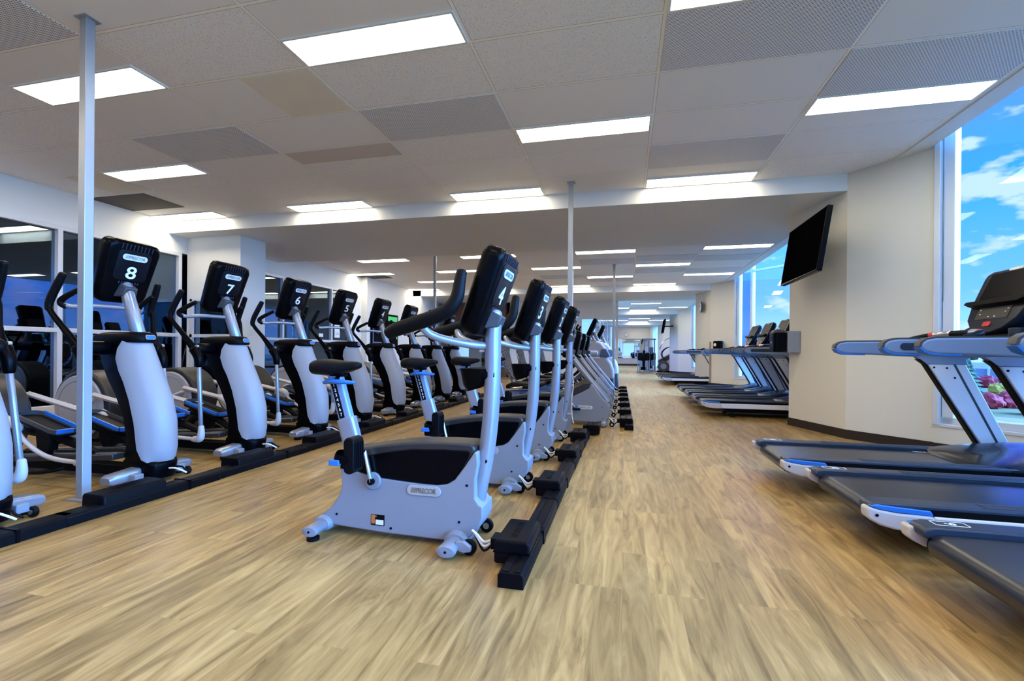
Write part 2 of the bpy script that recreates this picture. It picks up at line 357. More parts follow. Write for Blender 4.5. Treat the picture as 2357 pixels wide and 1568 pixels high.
# right hand columns with a face along the aisle and a slanted face to the glazing
for k, y in enumerate(COLY):
    a = Vector((2.41, y, 0)); b = gp(k, .80); n = Vector((BD.y, -BD.x, 0))*-.22
    prof = [(2.13, y+.95), (2.41, y), (b.x, b.y), (b.x+n.x, b.y+n.y), (3.3, y+1.3), (2.5, y+1.9)]
    struct('wall_right_column' if k == 0 else 'wall_right_column_%d' % (k+1), MB().prism(prof, 0, ZT, axis='z'), M_wall, smooth=0)
    bb = [(2.118, y+.955), (2.402, y-.012), (b.x-.004, b.y-.014), (b.x+.01, b.y+.01), (2.42, y+.02), (2.14, y+.96)]
    struct('baseboard_right_%d' % (k+1), MB().prism(bb, 0, .10, axis='z'), M_base, smooth=0)
    # return wall behind the column to the next pocket
    if k < 3:
        struct('wall_right_return_%d' % (k+1), MB().prism([(2.13, y+.95), (4.30, y+3.50), (4.42, y+3.42), (2.5, y+.9)], 0, ZT, axis='z'), M_spand, smooth=0)
        struct('window_pane_%d' % (k+1), MB().prism([(4.34, y+3.52), (4.43, y+5.98), (4.44, y+5.98), (4.35, y+3.51)], 0, ZT, axis='z'), M_glass, smooth=0)
# slanted glazing: low wall, aluminium frame, mullions, panes
for k, tend in ((0, 5.6), (1, 3.2), (2, 3.2), (3, 3.2)):
    base = gp(k, 0); ang = math.atan2(BD.y, BD.x)
    T = Matrix.Translation(base) @ Matrix.Rotation(ang, 4, 'Z')     # x along glazing, +y outward side
    struct('wall_right_sill_%d' % (k+1), MB().box(.80, tend, -.02, .20, 0, .27, T=T), M_wall, smooth=0)
    struct('baseboard_right_sill_%d' % (k+1), MB().box(.80, tend, -.035, -.021, 0, .10, T=T), M_base, smooth=0)
    wn = thing('window_%d' % (k+1), None, None); wn['kind'] = 'structure'
    f = MB()
    f.box(.79, .84, -.03, .16, .26, ZT, T=T); f.box(.845, .93, .02, .14, .27, ZT, T=T)
    f.box(.79, tend, -.03, .16, .255, .285, T=T); f.box(.84, tend, .02, .14, .285, .35, T=T)
    for m_ in ((1.95, 3.3) if k == 0 else (1.29,)): f.box(m_-.03, m_+.03, .02, .14, .3, ZT, T=T)
    f.box(.9, tend, .03, .13, 3.1 if k else 4.0, 3.16 if k else 4.06, T=T)
    f.box(tend-.06, tend, .02, .14, .3, ZT, T=T)
    obj('window_frame', f, M_alu, wn, bevel=.004, seg=1, smooth=0)
    obj('window_glass', MB().box(.9, tend-.05, .075, .085, .33, ZT, T=T), M_glass, wn, smooth=0)
    obj('blind_chain', MB().tube([T @ Vector((.865, -.02, 2.9)), T @ Vector((.865, -.02, 1.45))], .004, seg=6, sub=1), M_steel, wn)
struct('wall_right_end', MB().box(5.85, 6.0, -3.4, 1.7, 0, .3).box(5.85, 6.0, 1.6, 1.75, .3, ZT), M_wall, smooth=0)
wn = thing('window_10', None, None); wn['kind'] = 'structure'  # unseen end window, added to let daylight reach the column and treadmills
f = MB()
for y in (-3.3, -1.7, 0, 1.55): f.box(5.88, 5.96, y-.03, y+.03, .3, ZT)
obj('window_frame', f, M_alu, wn, smooth=0)
obj('window_glass', MB().box(5.915, 5.925, -3.4, 1.6, .3, ZT), M_glass, wn, smooth=0)
# south wall behind the camera, with a window that the far mirror shows
sw = MB(); Y0, Y1 = -3.6, -3.4
sw.box(-11.2, -5.6, Y0, Y1, 0, ZT).box(1.6, 6.0, Y0, Y1, 0, ZT).box(-5.6, 1.6, Y0, Y1, 0, .5).box(-5.6, 1.6, Y0, Y1, 2.6, ZT)
struct('wall_back', sw, M_wall, smooth=0)
wb = thing('window_5', None, None); wb['kind'] = 'structure'
f = MB().box(-5.6, 1.6, Y0+.05, Y1-.05, .5, .56).box(-5.6, 1.6, Y0+.05, Y1-.05, 2.54, 2.6)
for x in (-5.57, -3.8, -2.0, -.2, 1.57): f.box(x-.03, x+.03, Y0+.05, Y1-.05, .5, 2.6)
obj('window_frame', f, M_alu, wb, smooth=0)
obj('window_glass', MB().box(-5.6, 1.6, -3.505, -3.495, .5, 2.6), M_glass, wb, smooth=0)
# ---- left wall: white header over an aluminium-framed dark glass screen
LX = -7.05
struct('wall_left', MB().box(LX-.15, LX, -3.4, 6.35, 2.50, CE+.1).box(LX-.15, LX, -3.4, 6.35, 0, .10), M_white, smooth=0)
def glazed(name, y0, y1, muls, head=2.50, trans=1.16, x=LX):
    wn = thing(name, None, None); wn['kind'] = 'structure'
    f = MB()
    for y in [y0+.03]+muls+[y1-.03]: f.box(x-.10, x+.015, y-.028, y+.028, .10, head)
    f.box(x-.10, x+.012, y0, y1, head-.055, head).box(x-.10, x+.012, y0, y1, trans-.028, trans+.028).box(x-.10, x+.012, y0, y1, .10, .20)
    obj('window_frame', f, M_alu, wn, bevel=.004, seg=1, smooth=0)
    obj('window_glass', MB().box(x-.055, x-.047, y0, y1, .15, head-.03), M_dglass, wn, smooth=0)
    return wn
glazed('window_6', -3.3, 6.20, [-2, -.4, 1.2, 2.85, 4.50])
# left column under the first beam, with a glazed lower opening facing the camera
lc = MB().box(LX, -6.0, 6.30, 6.84, 1.76, 2.96).box(LX, -6.96, 6.30, 6.5, 0, 1.76).box(-6.07, -6.0, 6.30, 6.5, 0, 1.76).box(LX, -6.0, 6.5, 6.84, 0, 1.76)
struct('wall_left_column', lc, M_white, smooth=0)
wn = thing('window_7', None, None); wn['kind'] = 'structure'
obj('window_frame', MB().box(-6.98, -6.93, 6.285, 6.33, 0, 1.76).box(-6.98, -6.05, 6.285, 6.33, 1.72, 1.76).box(-6.98, -6.05, 6.285, 6.33, 1.13, 1.18).box(-6.98, -6.05, 6.285, 6.33, 0, .1), M_alu, wn, smooth=0)
obj('window_glass', MB().box(-6.96, -6.07, 6.34, 6.35, 0, 1.76), M_dglass, wn, smooth=0)
sp = thing('light_switch', 'small white double light switch plate on the left column face', 'switch', (0, 0, 0))
sp2 = obj('plate', MB().box(-5.998, -5.992, 6.50, 6.56, 1.17, 1.27), M_white, sp, bevel=.002)
obj('rocker', MB().box(-5.992, -5.987, 6.515, 6.545, 1.19, 1.25), M_paper, sp, bevel=.001)
# second stretch of the left wall
struct('wall_left_2', MB().box(LX-.15, LX, 6.84, 11.05, 2.50, 2.96+.1).box(LX-.15, LX, 6.84, 11.05, 0, .10).box(LX-.15, LX, 11.05, 11.6, 0, 3.0), M_white, smooth=0)
glazed('window_8', 6.84, 11.05, [8.55, 10.25])
struct('wall_left_3', MB().box(LX-.15, -6.88, 11.6, 14.47, 0, 2.96), M_white, smooth=0)
struct('wall_left_4', MB().box(LX-.15, -6.60, 14.47, 15.2, 0, 2.96).box(LX-.15, -6.95, 15.2, 19, 0, 2.96), M_white, smooth=0)
# studio behind the dark glass
struct('wall_studio', MB().box(-11.2, -11.0, -3.4, 19, 0, CE).box(-11.0, -7.2, 18.8, 19, 0, CE), M_roomd, smooth=0)
struct('ceiling_3', MB().box(-11.2, LX, -3.4, 19, CE, CE+.1), M_roomd, smooth=0)
# ---- partition under the second beam: brown bulkhead, mirror to the right
PY = 16.95
xa = -4.25
struct('wall_partition', MB().box(xa, -.26, PY, PY+.12, 2.14, 2.85).box(xa, -1.50, PY, PY+.12, .05, 2.14).box(xa, -.26, PY, PY+.12, 0, .05).box(-.30, -.22, PY-.02, PY+.14, 0, 2.85), M_white, smooth=0)
wn = thing('window_11', None, None); wn['kind'] = 'structure'
obj('window_glass', MB().box(-1.5, -.30, PY+.05, PY+.06, .05, 2.15), M_glass, wn, smooth=0)
obj('window_frame', MB().box(-1.5, -.30, PY+.01, PY+.10, .50, .55).box(-1.5, -.30, PY+.01, PY+.10, .05, .10), M_alu, wn, smooth=0)
struct('wall_bulkhead', MB().box(-6.6, xa, PY-.3, PY+.1, 1.5, 2.9), M_brown, smooth=0)
struct('wall_yellow', MB().box(-6.95, xa, 20.5, 20.6, 0, 2.9).box(xa, xa+.1, PY, 20.5, 0, 2.9), M_yell, smooth=0)
struct('wall_dark_pier', MB().box(-5.1, -4.75, PY-.1, PY+.2, 0, 1.5), M_mattb, smooth=0)
gp_ = thing('window_9', None, None); gp_['kind'] = 'structure'
obj('window_glass', MB().box(-6.6, xa, PY-.05, PY-.04, 0, 1.5), M_cglass, gp_, smooth=0)
obj('white_decal_band', MB().box(-5.3, xa, PY-.07, PY-.052, .93, 1.06), M_white, gp_, smooth=0)
# ---- far end
g_ = MB()
for y in range(17, 37, 3): g_.box(-1.03, -.99, y+.2, y+.25, 0, CE)
struct('window_12', MB().box(-1.015, -1.005, 17.2, FARY, 0, CE), M_glass, smooth=0)
struct('trim_20', g_, M_alu, smooth=0)
struct('wall_far', MB().box(-.95, 3.4, FARY, FARY+.2, 0, CE).box(1.9, 2.2, 34.0, FARY, 0, CE), M_wall, smooth=0)
struct('wall_far_mirror', MB().box(-.9, 1.85, FARY-.03, FARY-.005, .55, 2.05), M_mirror, smooth=0)
struct('baseboard_far', MB().box(-1.0, 1.9, FARY-.04, FARY-.002, 0, .12), M_base, smooth=0)
# ============================================================ CEILING FIXTURES
def fixture():
    t = thing('ceiling_light', 'x', 'ceiling light', (0, 0, CE), 0, 'fluorescent ceiling lights')
    f = MB()
    W, D = 1.20, .295
    f.box(0, W, 0, .016, -.012, .002).box(0, W, D-.016, D, -.012, .002).box(0, .016, .016, D-.016, -.012, .002).box(W-.016, W, .016, D-.016, -.012, .002)
    obj('frame', f, M_white, t, smooth=0)
    obj('diffuser', MB().box(.016, W-.016, .016, D-.016, -.007, -.002), M_light, t, smooth=0)
    return t
fx = [None]
cool = MB().box(.016, 1.184, .016, .279, -.007, -.002)
def place_light(c, y, label, coolw=False, D=None):
    if fx[0] is None: fx[0] = fixture(); o = fx[0]; o.location = (-1.0+1.22*c+.01, y, CE); o['label'] = label
    else: o = dup(fx[0], (-1.0+1.22*c+.01, y, CE), label)
    if coolw:
        for ch in o.children:
            if ch.name.startswith('diffuser'):
                ch.data = ch.data.copy(); ch.data.materials[0] = M_lightw
OW = ['first', 'second', 'third', 'fourth', 'fifth']
bay = [('before the first beam', [(1.10, 0), (2.62, 1), (4.14, 0), (5.66, 1), (-.42, 1), (-1.9, 0)], [-5, -4, -3, -2, -1, 0, 1, 2]),
       ('between first and second beams', [(9.40, 0), (11.02, 1), (12.55, 0), (14.12, 1)], [-5, -4, -3, -2, -1, 0, 1, 2]),
       ('after the second beam', [(18.2, 0), (19.6, 1), (21.4, 0), (22.6, 1)], [0, 1, 2]),
       ('after the third beam', [(26.6, 0), (28.1, 1), (29.7, 0), (31.1, 1)], [0, 1, 2]),
       ('at the far end wall', [(34.3, 0), (35.8, 1)], [0, 1])]
for bi, (bn, rows, cols) in enumerate(bay):
    for ri, (y, odd) in enumerate(sorted(rows)):
        cs = [c for c in cols if (c % 2 == 1) == bool(odd) and not (bi == 0 and c == -2 and abs(y-4.14) < .1) and not (bi == 1 and c == -2 and y > 12)]
        for ci, c in enumerate(cs):
            rn = ['behind the camera farthest', 'behind the camera', 'over the camera', 'nearest visible', 'middle', 'last'][ri] if bi == 0 else OW[ri]
            place_light(c, y, 'lit ceiling panel, %s from the left, %s row %s' % (OW[ci] if len(cs) > 1 else 'only one', rn, bn),
                        coolw=(bi == 0 and ((c, round(y, 1)) in ((-1, 2.6), (2, 4.1)))))
def panel(c, y, label, w=1.22, d=.61, m=None, name='perforated_panel', cat='ceiling vent', grp='perforated ceiling panels'):
    o = obj(name, MB().box(.012, w-.012, .012, d-.012, -.005, .0), m or M_perf, None, (-1.0+1.22*c, y, CE-.001), smooth=0)
    tag(o, label, cat, grp); return o
R0 = 2.92
for c, r, l in ((-1, 1, 'perforated grey ceiling panel between the two central lights'), (-3, 1, 'perforated grey ceiling panel left of centre, above the numbered consoles'),
                (1, 0, 'large perforated grey ceiling panel at the top edge of the picture over the aisle'), (1, 3, 'perforated grey ceiling panel just before the beam over the aisle'),
                (2, 1, 'perforated grey ceiling panel touching the cool light near the window'), (-3, -2, 'perforated grey ceiling panel in the top left corner behind the pole')):
    panel(c, R0+.61*r, l)
for c, y, l in ((0, 10.30, 'grey ceiling panel behind the beam, left of the aisle light'), (1, 10.1, 'long grey ceiling panel before the second row of aisle lights'), (1, 11.65, 'grey ceiling panel right after the aisle light'), (2, 10.3, 'grey ceiling panel beside the window in the second bay'), (2, 11.8, 'farther grey ceiling panel beside the window in the second bay'), (-1, 12.2, 'grey ceiling panel above the third bicycle console'), (0, 12.95, 'small grey ceiling panel near the second beam')):
    panel(c, y, l)
M_vent = mat('dark_vent', (.10, .09, .08), .8, noise=.05, nscale=20)
panel(-5, R0+.61*3.1, 'dark square air vent in the ceiling beside the left wall, before the beam', w=1.0, m=M_vent, name='air_vent', grp='dark ceiling vents')
for c, y, l in ((-5, 8.75, 'dark air vent just behind the beam near the left wall'), (-5, 11.35, 'dark air vent above the yellow wall column'), (-5.35, 9.9, 'narrow dark air slot beside the left wall')):
    panel(c, y, l, w=.85 if c == -5 else .35, d=.55, m=M_vent, name='air_vent', grp='dark ceiling vents')
M_dimt = mat('aged_ceiling_tile', (.66, .59, .54), .85, noise=.04, nscale=20)
panel(-2, R0+.61*2, 'aged brownish half tile in the ceiling left of centre', d=.305, m=M_dimt, name='ceiling_tile', cat='ceiling tile', grp=None)
M_yel2 = mat('yellowed_ceiling_tile', (.82, .77, .64), .85, noise=.05, nscale=3)
panel(-1.5, R0+.0, 'yellowed square ceiling tile left of the big front light', w=.61, m=M_yel2, name='ceiling_tile', cat='ceiling tile', grp=None) if False else None
panel(-1.5-.0, R0, 'yellowed square ceiling tile left of the large front light', w=.61, m=M_yel2, name='ceiling_tile', cat='ceiling tile', grp=None).location.x = -1.0-1.22+(-.61)
panel(-4.5, R0+.61*2, 'brownish square ceiling tile beside the left wall', w=.61, m=M_yel2, name='ceiling_tile', cat='ceiling tile', grp=None)
# ============================================================ STEEL POLES
def pole(x, y, h, label, s=.045):
    t = thing('support_pole', label, 'pole', (x, y, 0), 0, 'slim square steel poles')
    obj('shaft', MB().box(-s, s, -s, s, .012, h), M_galv, t, bevel=.004, seg=2, smooth=0)
    obj('base_plate', MB().box(-s-.03, s+.03, -s-.03, s+.03, 0, .012), M_galv, t, smooth=0)
    obj('top_plate', MB().box(-s-.02, s+.02, -s-.02, s+.02, h-.006, h), M_galv, t, smooth=0)
    return t
pole(-3.235, 2.20, CE, 'square galvanised steel pole standing in front of the nearest elliptical trainers', .027)
pole(-.635, 5.60, CE, 'square grey steel pole rising behind the fourth upright bike, cables tied to it', .028)
pole(-3.71, 8.80, CE, 'slim grey steel pole standing among the far elliptical trainers', .026)
pole(-.24, 11.0, CE, 'distant slim grey steel pole beside the row of black floor boxes', .028)
# ============================================================ shared pieces
TILT = math.radians(20)
def console(parent, c, w=.36, h=.46, t=.095, tilt=TILT, num=None, detail=True):
    """tilted display housing; its back (front face, +x) carries a badge. c = centre"""
    ux = Vector((math.sin(tilt), 0, math.cos(tilt)))       # up the slab
    nx = Vector((math.cos(tilt), 0, -math.sin(tilt)))      # out of the back, towards +x
    F = Matrix(((0, ux.x, nx.x, c[0]), (1, ux.y, nx.y, c[1]), (0, ux.z, nx.z, c[2]), (0, 0, 0, 1)))   # local: x=across(+y), y=up slab, z=outward
    w2, h2 = w/2, h/2
    m = MB()
    def sect(sx, sy0, sy1, r):
        return rr(-sx, sx, sy0, sy1, r, 6)
    def ring(p, z, bow=0): return [F @ Vector((a, b, z)) for a, b in p]
    top = sect(w2, -h2, h2, .055)
    # narrower towards the bottom
    def shape(k, d=0):
        q = []
        for a, b in rr(-w2+d, w2-d, -h2+d, h2-d, .055, 6):
            f = 1.0 if b > 0 else 1.0 + b/h2*.14
            q.append((a*f, b))
        return q
    m.loft([ring(shape(0, .012), -t/2), ring(shape(0, 0), -t/2+.014), ring(shape(0, 0), t/2-.022), ring(shape(0, .012), t/2-.006), ring(shape(0, .024), t/2)])
    sh = obj('console', m, M_black, parent, smooth=50)
    # display on the rider side
    obj('screen', MB().prism(rr(-w2*.78, w2*.78, -.02, h2*.82, .012, 3), -t/2-.003, -t/2+.002, axis='z', T=F), M_screen, sh, smooth=0)
    obj('key_panel', MB().prism(rr(-w2*.66, w2*.66, -h2*.80, -.045, .03, 4), -t/2-.003, -t/2+.002, axis='z', T=F), M_taupe, sh, smooth=0)
    # raised back plate with vent arch
    z = t/2
    pl = obj('back_plate', MB().loft([ring(rr(-w2*.62, w2*.62, -h2*.22, h2*.74, .035, 6), z-.002), ring(rr(-w2*.62, w2*.62, -h2*.22, h2*.74, .035, 6), z+.002), ring(rr(-w2*.60, w2*.60, -h2*.20, h2*.72, .03, 6), z+.004)]), M_plate, sh, smooth=30)
    if detail:
        v = MB()
        for k in range(9):
            a = -w2*.56 + k*w2*.14
            v.box(a, a+.006, h2*.76, h2*.93, z-.001, z+.003, T=F)
        for k in range(8):
            a = -w2*.36 + k*w2*.10
            v.box(a, a+.008, -h2*.34, -h2*.26, z-.001, z+.004, T=F)
        obj('vent_slots', v, M_deckt, sh, smooth=0)
        for a, b in ((-w2*.84, h2*.72), (w2*.84, h2*.72), (-w2*.8, -h2*.1), (w2*.8, -h2*.1)):
            s = MB(); s.b.faces.new([s.b.verts.new(F @ Vector((a+.006*math.cos(k*PI/4), b+.006*math.sin(k*PI/4), z+.001))) for k in range(8)])
            obj('screw', s, M_rub, sh, smooth=0)
    bw, bh, by = w2*.46, .021, h2*.53
    bd = obj('badge', MB().prism(rr(-bw, bw, by-bh, by+bh, bh*.98, 8), z+.004, z+.008, axis='z', T=F), M_badge, sh, smooth=0)
    text('badge_lettering', '///PRECOR', .03, M_btext, sh, frameT(F @ Vector((0, by, z+.0085)), (0, 1, 0), ux), width=bw*1.6)
    if num:
        text('number_decal', num, .125, M_text, sh, frameT(F @ Vector((0, h2*.02, z+.005)), (0, 1, 0), ux), width=.072 if num != '1' else .034)
    # bracket under the badge
    br = MB()
    a = [(-.05, -h2*.34, z-.01), (.05, -h2*.34, z-.01), (.075, -h2*.80, z-.01), (-.075, -h2*.80, z-.01)]
    b = [(-.042, -h2*.40, z+.055), (.042, -h2*.40, z+.055), (.048, -h2*.66, z+.050), (-.048, -h2*.66, z+.050)]
    br.loft([[F @ Vector(p) for p in a], [F @ Vector(p) for p in b]])
    obj('bracket', br, M_dgrey, sh, bevel=.006, smooth=30)
    return sh
def wheel(name, parent, c, r=.032, w=.026):
    o = obj(name, MB().cyl(c, r, w, 'y', 20), M_rub, parent, bevel=.005)
    obj('hub', MB().cyl(c, r*.45, w+.006, 'y', 14), M_steel, o)
    return o
# ============================================================ UPRIGHT BIKE (faces +x, near side is -y)
def make_bike(label, num):
    t = thing('upright_bike', label, 'exercise bike', (0, 0, 0), 0, 'upright exercise bikes by the aisle')
    g = [(-.392, .385), (-.385, .30), (-.378, .25), (-.392, .205), (-.43, .15), (-.475, .105), (-.515, .085), (-.515, .060), (-.42, .048), (-.15, .035), (.15, .030), (.24, .035), (.30, .055), (.345, .105), (.362, .15), (.362, .205), (.345, .212), (.325, .24), (.325, .33), (.338, .40), (.334, .455), (.322, .462), (.30, .43), (.262, .375), (.222, .322), (.188, .300), (.14, .290), (.05, .291), (-.05, .296), (-.187, .305), (-.29, .325)]
    body = obj('frame_cover', MB().prism(g, -.085, .085), M_grey, t, bevel=.012, seg=3)
    k = [(-.398, .425), (-.396, .335), (-.29, .325), (-.187, .305), (-.05, .296), (.05, .291), (.14, .290), (.188, .300), (.222, .322), (.262, .375), (.30, .43), (.322, .462), (.316, .484), (.295, .496), (.18, .497), (.05, .492), (-.06, .482), (-.18, .462), (-.28, .442), (-.33, .436)]
    obj('top_cover', MB().prism(k, -.080, .080), M_taupe, t, bevel=.022, seg=3)
    k2 = [(-.388, .405), (-.388, .335), (-.29, .328), (-.187, .308), (-.05, .299), (.05, .294), (.14, .293), (.186, .303), (.219, .325), (.258, .377), (.290, .430), (.300, .455), (.285, .462), (.16, .462), (0, .455), (-.1, .44), (-.22, .415), (-.33, .40)]
    obj('side_panel', MB().prism(k2, -.087, .087), M_black, t, bevel=.004)
    # groove line and bolts on the cover, pill badge, caution sticker
    bd = obj('badge', MB().prism(rr(-.02, .155, .235, .283, .023, 6), -.0905, -.084, axis='y'), M_badge2, body, bevel=.002)
    text('badge_lettering', '///PRECOR', .034, M_otext, body, frameT((.068, -.0915, .259), (1, 0, 0), (0, 0, 1)), width=.13)
    st = obj('sticker', MB().box(-.212, -.140, -.0875, -.084, .070, .122), M_mattb, body, smooth=0)
    obj('sticker_field', MB().box(-.210, -.190, -.0882, -.084, .078, .120).box(-.188, -.182, -.0882, -.084, .11, .118), M_orange, body, smooth=0)
    obj('sticker_field', MB().box(-.186, -.144, -.0882, -.084, .074, .098), M_paper, body, smooth=0)
    b = MB()
    for x, z in ((.285, .30), (.248, .125), (-.105, .062), (-.405, .105)): b.cyl((x, -.086, z), .006, .004, 'y', 10)
    obj('bolt', b, M_mattb, body)
    # column
    col = obj('column', MB().tube([(.302, 0, .12), (.318, 0, .25), (.348, 0, .40), (.370, 0, .57), (.379, 0, .72), (.382, 0, .87), (.382, 0, 1.00), (.385, 0, 1.12)], .0385, seg=18, sub=5, flat=1.25, updir=(1, 0, 0)), M_silver, t)
    obj('bolt', MB().cyl((.362, -.042, .41), .009, .006, 'y', 12).cyl((.312, -.040, .19), .009, .01, 'y', 12), M_mattb, col)
    # collar of the cover round the column foot
    console(t, (.368, 0, 1.212), w=.355, h=.42, t=.10, num=num)
    # handlebar
    for s in (-1, 1):
        hb = obj('handlebar_tube', MB().tube([(.370, 0, .958), (.30, s*.08, .963), (.20, s*.155, .985), (.14, s*.20, 1.01), (.112, s*.235, 1.05), (.108, s*.243, 1.065)], .0185, seg=12, sub=5), M_silver, t)
        gr = obj('grip', MB().tube([(-.045, s*.235, 1.010), (.0, s*.24, 1.030), (.10, s*.247, 1.058), (.19, s*.247, 1.086), (.25, s*.244, 1.118), (.282, s*.235, 1.170), (.290, s*.225, 1.235), (.296, s*.215, 1.285)], [.029, .033, .034, .034, .0325, .030, .027, .024], seg=14, sub=5), M_rub, t)
        obj('pulse_sensor', MB().tube([(.293, s*.236-.0*s, 1.17), (.309, s*.222, 1.265)], .010, seg=8, sub=1), M_steel, gr)
    # cup holder
    ch = MB().loft([[(.295+r*1.15*math.cos(a), r*.95*math.sin(a), z+math.cos(a)*sl) for a in [2*PI*k/20 for k in range(20)]] for r, z, sl in ((.034, .748, .012), (.052, .775, .008), (.068, .850, 0), (.062, .851, 0), (.050, .79, 0))])
    cu = obj('cup_holder', ch, M_black, t)
    obj('clamp', MB().box(.32, .405, -.045, .045, .80, .845), M_black, cu, bevel=.012)
    # seat post
    d = Vector((-.085, 0, .285)).normalized()
    T = frameT((-.362, 0, .42), (0, 1, 0), d)         # x across, y up the post, z towards the rider's front
    sl = MB().prism(rr(-.030, .030, -.048, .048, .018, 4), -.01, .165, axis='z')
    M2 = Matrix(((0, d.z, d.x, -.362), (1, 0, 0, 0), (0, -d.x, d.z, .42), (0, 0, 0, 1)))
    sleeve = obj('seat_post_sleeve', sl, M_silver, t, T=M2, bevel=.002)
    ip = MB().prism(rr(-.023, .023, -.037, .037, .012, 4), .15, .41, axis='z')
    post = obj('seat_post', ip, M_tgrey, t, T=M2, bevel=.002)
    obj('scale_strip', MB().box(-.0245, -.0225, -.024, .006, .17, .365), M_mattb, post, T=M2, smooth=0)
    for i in range(7):
        T2 = M2 @ Matrix(((0, 0, -1, -.0248), (1, 0, 0, -.009), (0, 1, 0, .345-.026*i), (0, 0, 0, 1)))
        text('scale_number', str(i+1), .024, M_text, post, T2, ext=.0004)
    lv = obj('adjust_lever', MB().tube([(-.515, -.035, .764), (-.47, -.06, .772), (-.40, -.07, .772), (-.335, -.05, .768)], [.010, .012, .012, .008], seg=10, sub=4, flat=1.3), M_blue, t)
    obj('lever_bracket', MB().tube([(-.45, -.01, .80), (-.44, -.05, .775)], .011, seg=8, sub=1), M_black, lv)
    obj('clamp_head', MB().box(-.50, -.42, -.025, .025, .795, .820), M_black, post, bevel=.006)
    # saddle
    rings = []
    for x, hw, zt, zb in ((-.592, .040, .862, .828), (-.583, .075, .872, .813), (-.56, .100, .882, .803), (-.52, .105, .886, .802), (-.47, .092, .882, .804), (-.42, .066, .876, .812), (-.385, .046, .875, .822), (-.355, .034, .874, .832), (-.335, .022, .868, .840), (-.328, .010, .862, .848)):
        rings.append([(x, hw*math.copysign(abs(math.cos(a))**.75, math.cos(a)), (zt+zb)/2+(zt-zb)/2*math.copysign(abs(math.sin(a))**.6, math.sin(a))) for a in [2*PI*k/22 for k in range(22)]])
    obj('saddle', MB().loft(rings), M_rub, t, smooth=60)
    # cranks and pedals
    for s in (-1, 1): obj('crank_disc', MB().cyl((-.20, s*.092, .290), .043, .016, 'y', 28), M_grey, t, bevel=.004)
    for s, ex, ez in ((-1, -.236, .440), (1, -.164, .140)):
        cr1 = obj('crank', MB().tube([(-.20, s*.108, .290), (ex, s*.112, ez)], [.015, .012], seg=10, sub=1, flat=.7, updir=(0, 1, 0)), M_steel, t)
        obj('axle', MB().cyl((-.20, s*.112, .290), .016, .02, 'y', 14).cyl((ex, s*.14, ez), .008, .06, 'y', 10), M_mattb, cr1)
        up_ = s < 0
        if up_: P = rr(ex-.032, ex+.022, ez-.085, ez+.085, .024, 4)
        else: P = rr(ex-.085, ex+.085, ez-.016, ez+.016, .014, 4)
        pd = obj('pedal', MB().prism(P, s*.155, s*.245), M_mattb, t, bevel=.006)
        rb = MB()
        for k in range(5):
            yy = s*.165+s*.016*k
            if up_: rb.box(ex+.018, ex+.027, min(yy, yy+s*.006), max(yy, yy+s*.006), ez-.06, ez+.06)
            else: rb.box(ex-.06, ex+.06, min(yy, yy+s*.006), max(yy, yy+s*.006), ez+.012, ez+.02)
        obj('tread', rb, M_rub, pd, smooth=0)
        if up_: pts = [(ex-.02, s*.15, ez-.02), (ex-.07, s*.15, ez-.01), (ex-.09, s*.20, ez), (ex-.07, s*.25, ez-.01), (ex-.02, s*.25, ez-.02)]
        else: pts = [(ex, s*.15, ez+.01), (ex, s*.15, ez+.06), (ex, s*.20, ez+.08), (ex, s*.25, ez+.06), (ex, s*.25, ez+.01)]
        stp = obj('toe_strap', MB().tube(pts, .018, seg=8, sub=5, flat=.16, updir=(0, 0, 1) if up_ else (1, 0, 0)), M_black, pd)
        if up_: obj('strap_buckle', MB().box(ex-.098, ex-.045, -.262, -.238, ez-.045, ez-.018), M_blue, pd, bevel=.004)
    # stabilisers
    def foot(name, x, half, ry, rz, zc):
        m = MB().loft([[(x+ry*math.cos(a)*f, y, zc+rz*math.sin(a)*f) for a in [2*PI*k/20 for k in range(20)]] for y, f in ((-half, .82), (-half+.006, 1), (half-.006, 1), (half, .82))])
        o = obj(name, m, M_silver, t)
        for s in (-1, 1):
          c = MB().loft([[(x+ry*math.cos(a)*f, s*(half+dy), zc+rz*math.sin(a)*f) for a in [2*PI*k/20 for k in range(20)]] for dy, f in ((-.012, 1.06), (.002, 1.05), (.006, .9))])
          obj('end_cap', c, M_grey, o)
        obj('cap_screw', MB().cyl((x, -half-.006, zc), .006, .004, 'y', 10), M_mattb, o)
        return o
    f1 = foot('front_stabiliser', .235, .225, .044, .026, .040)
    f2 = foot('rear_stabiliser', -.478, .20, .040, .024, .050)
    cuff = MB().loft([[(.235+.058*math.cos(a)*f, s*y, .042+.045*math.sin(a)*f) for a in [2*PI*k/20 for k in range(20)]] for s in (1,) for y, f in ((-.115, .8), (-.105, .95), (-.06, 1.05), (.06, 1.05), (.105, .95), (.115, .8))])
    obj('stabiliser_cuff', cuff, M_grey, t)
    cuff = MB().loft([[(-.478+.052*math.cos(a)*f, y, .055+.040*math.sin(a)*f) for a in [2*PI*k/20 for k in range(20)]] for y, f in ((-.11, .8), (-.10, .95), (-.05, 1.05), (.05, 1.05), (.10, .95), (.11, .8))])
    obj('stabiliser_cuff', cuff, M_grey, t)
    for s in (-1, 1):
        obj('wheel_bracket', MB().prism([(.262, .07), (.30, .072), (.335, .05), (.335, .028), (.30, .02), (.262, .03)], s*.165-.012, s*.165+.012), M_grey, f1, bevel=.004)
        wheel('castor', t, (.317, s*.165+.024*s*-1, .037), .036, .022)
        fp_ = MB().cyl((-.478, s*.17, .008), .030, .016, 'z', 18).cyl((-.478, s*.17, .022), .008, .02, 'z', 8)
        obj('levelling_foot', fp_, M_rub, f2)
    return t
bike = make_bike('upright exercise bike showing a white four, nearest to the camera, beside the aisle', '4')
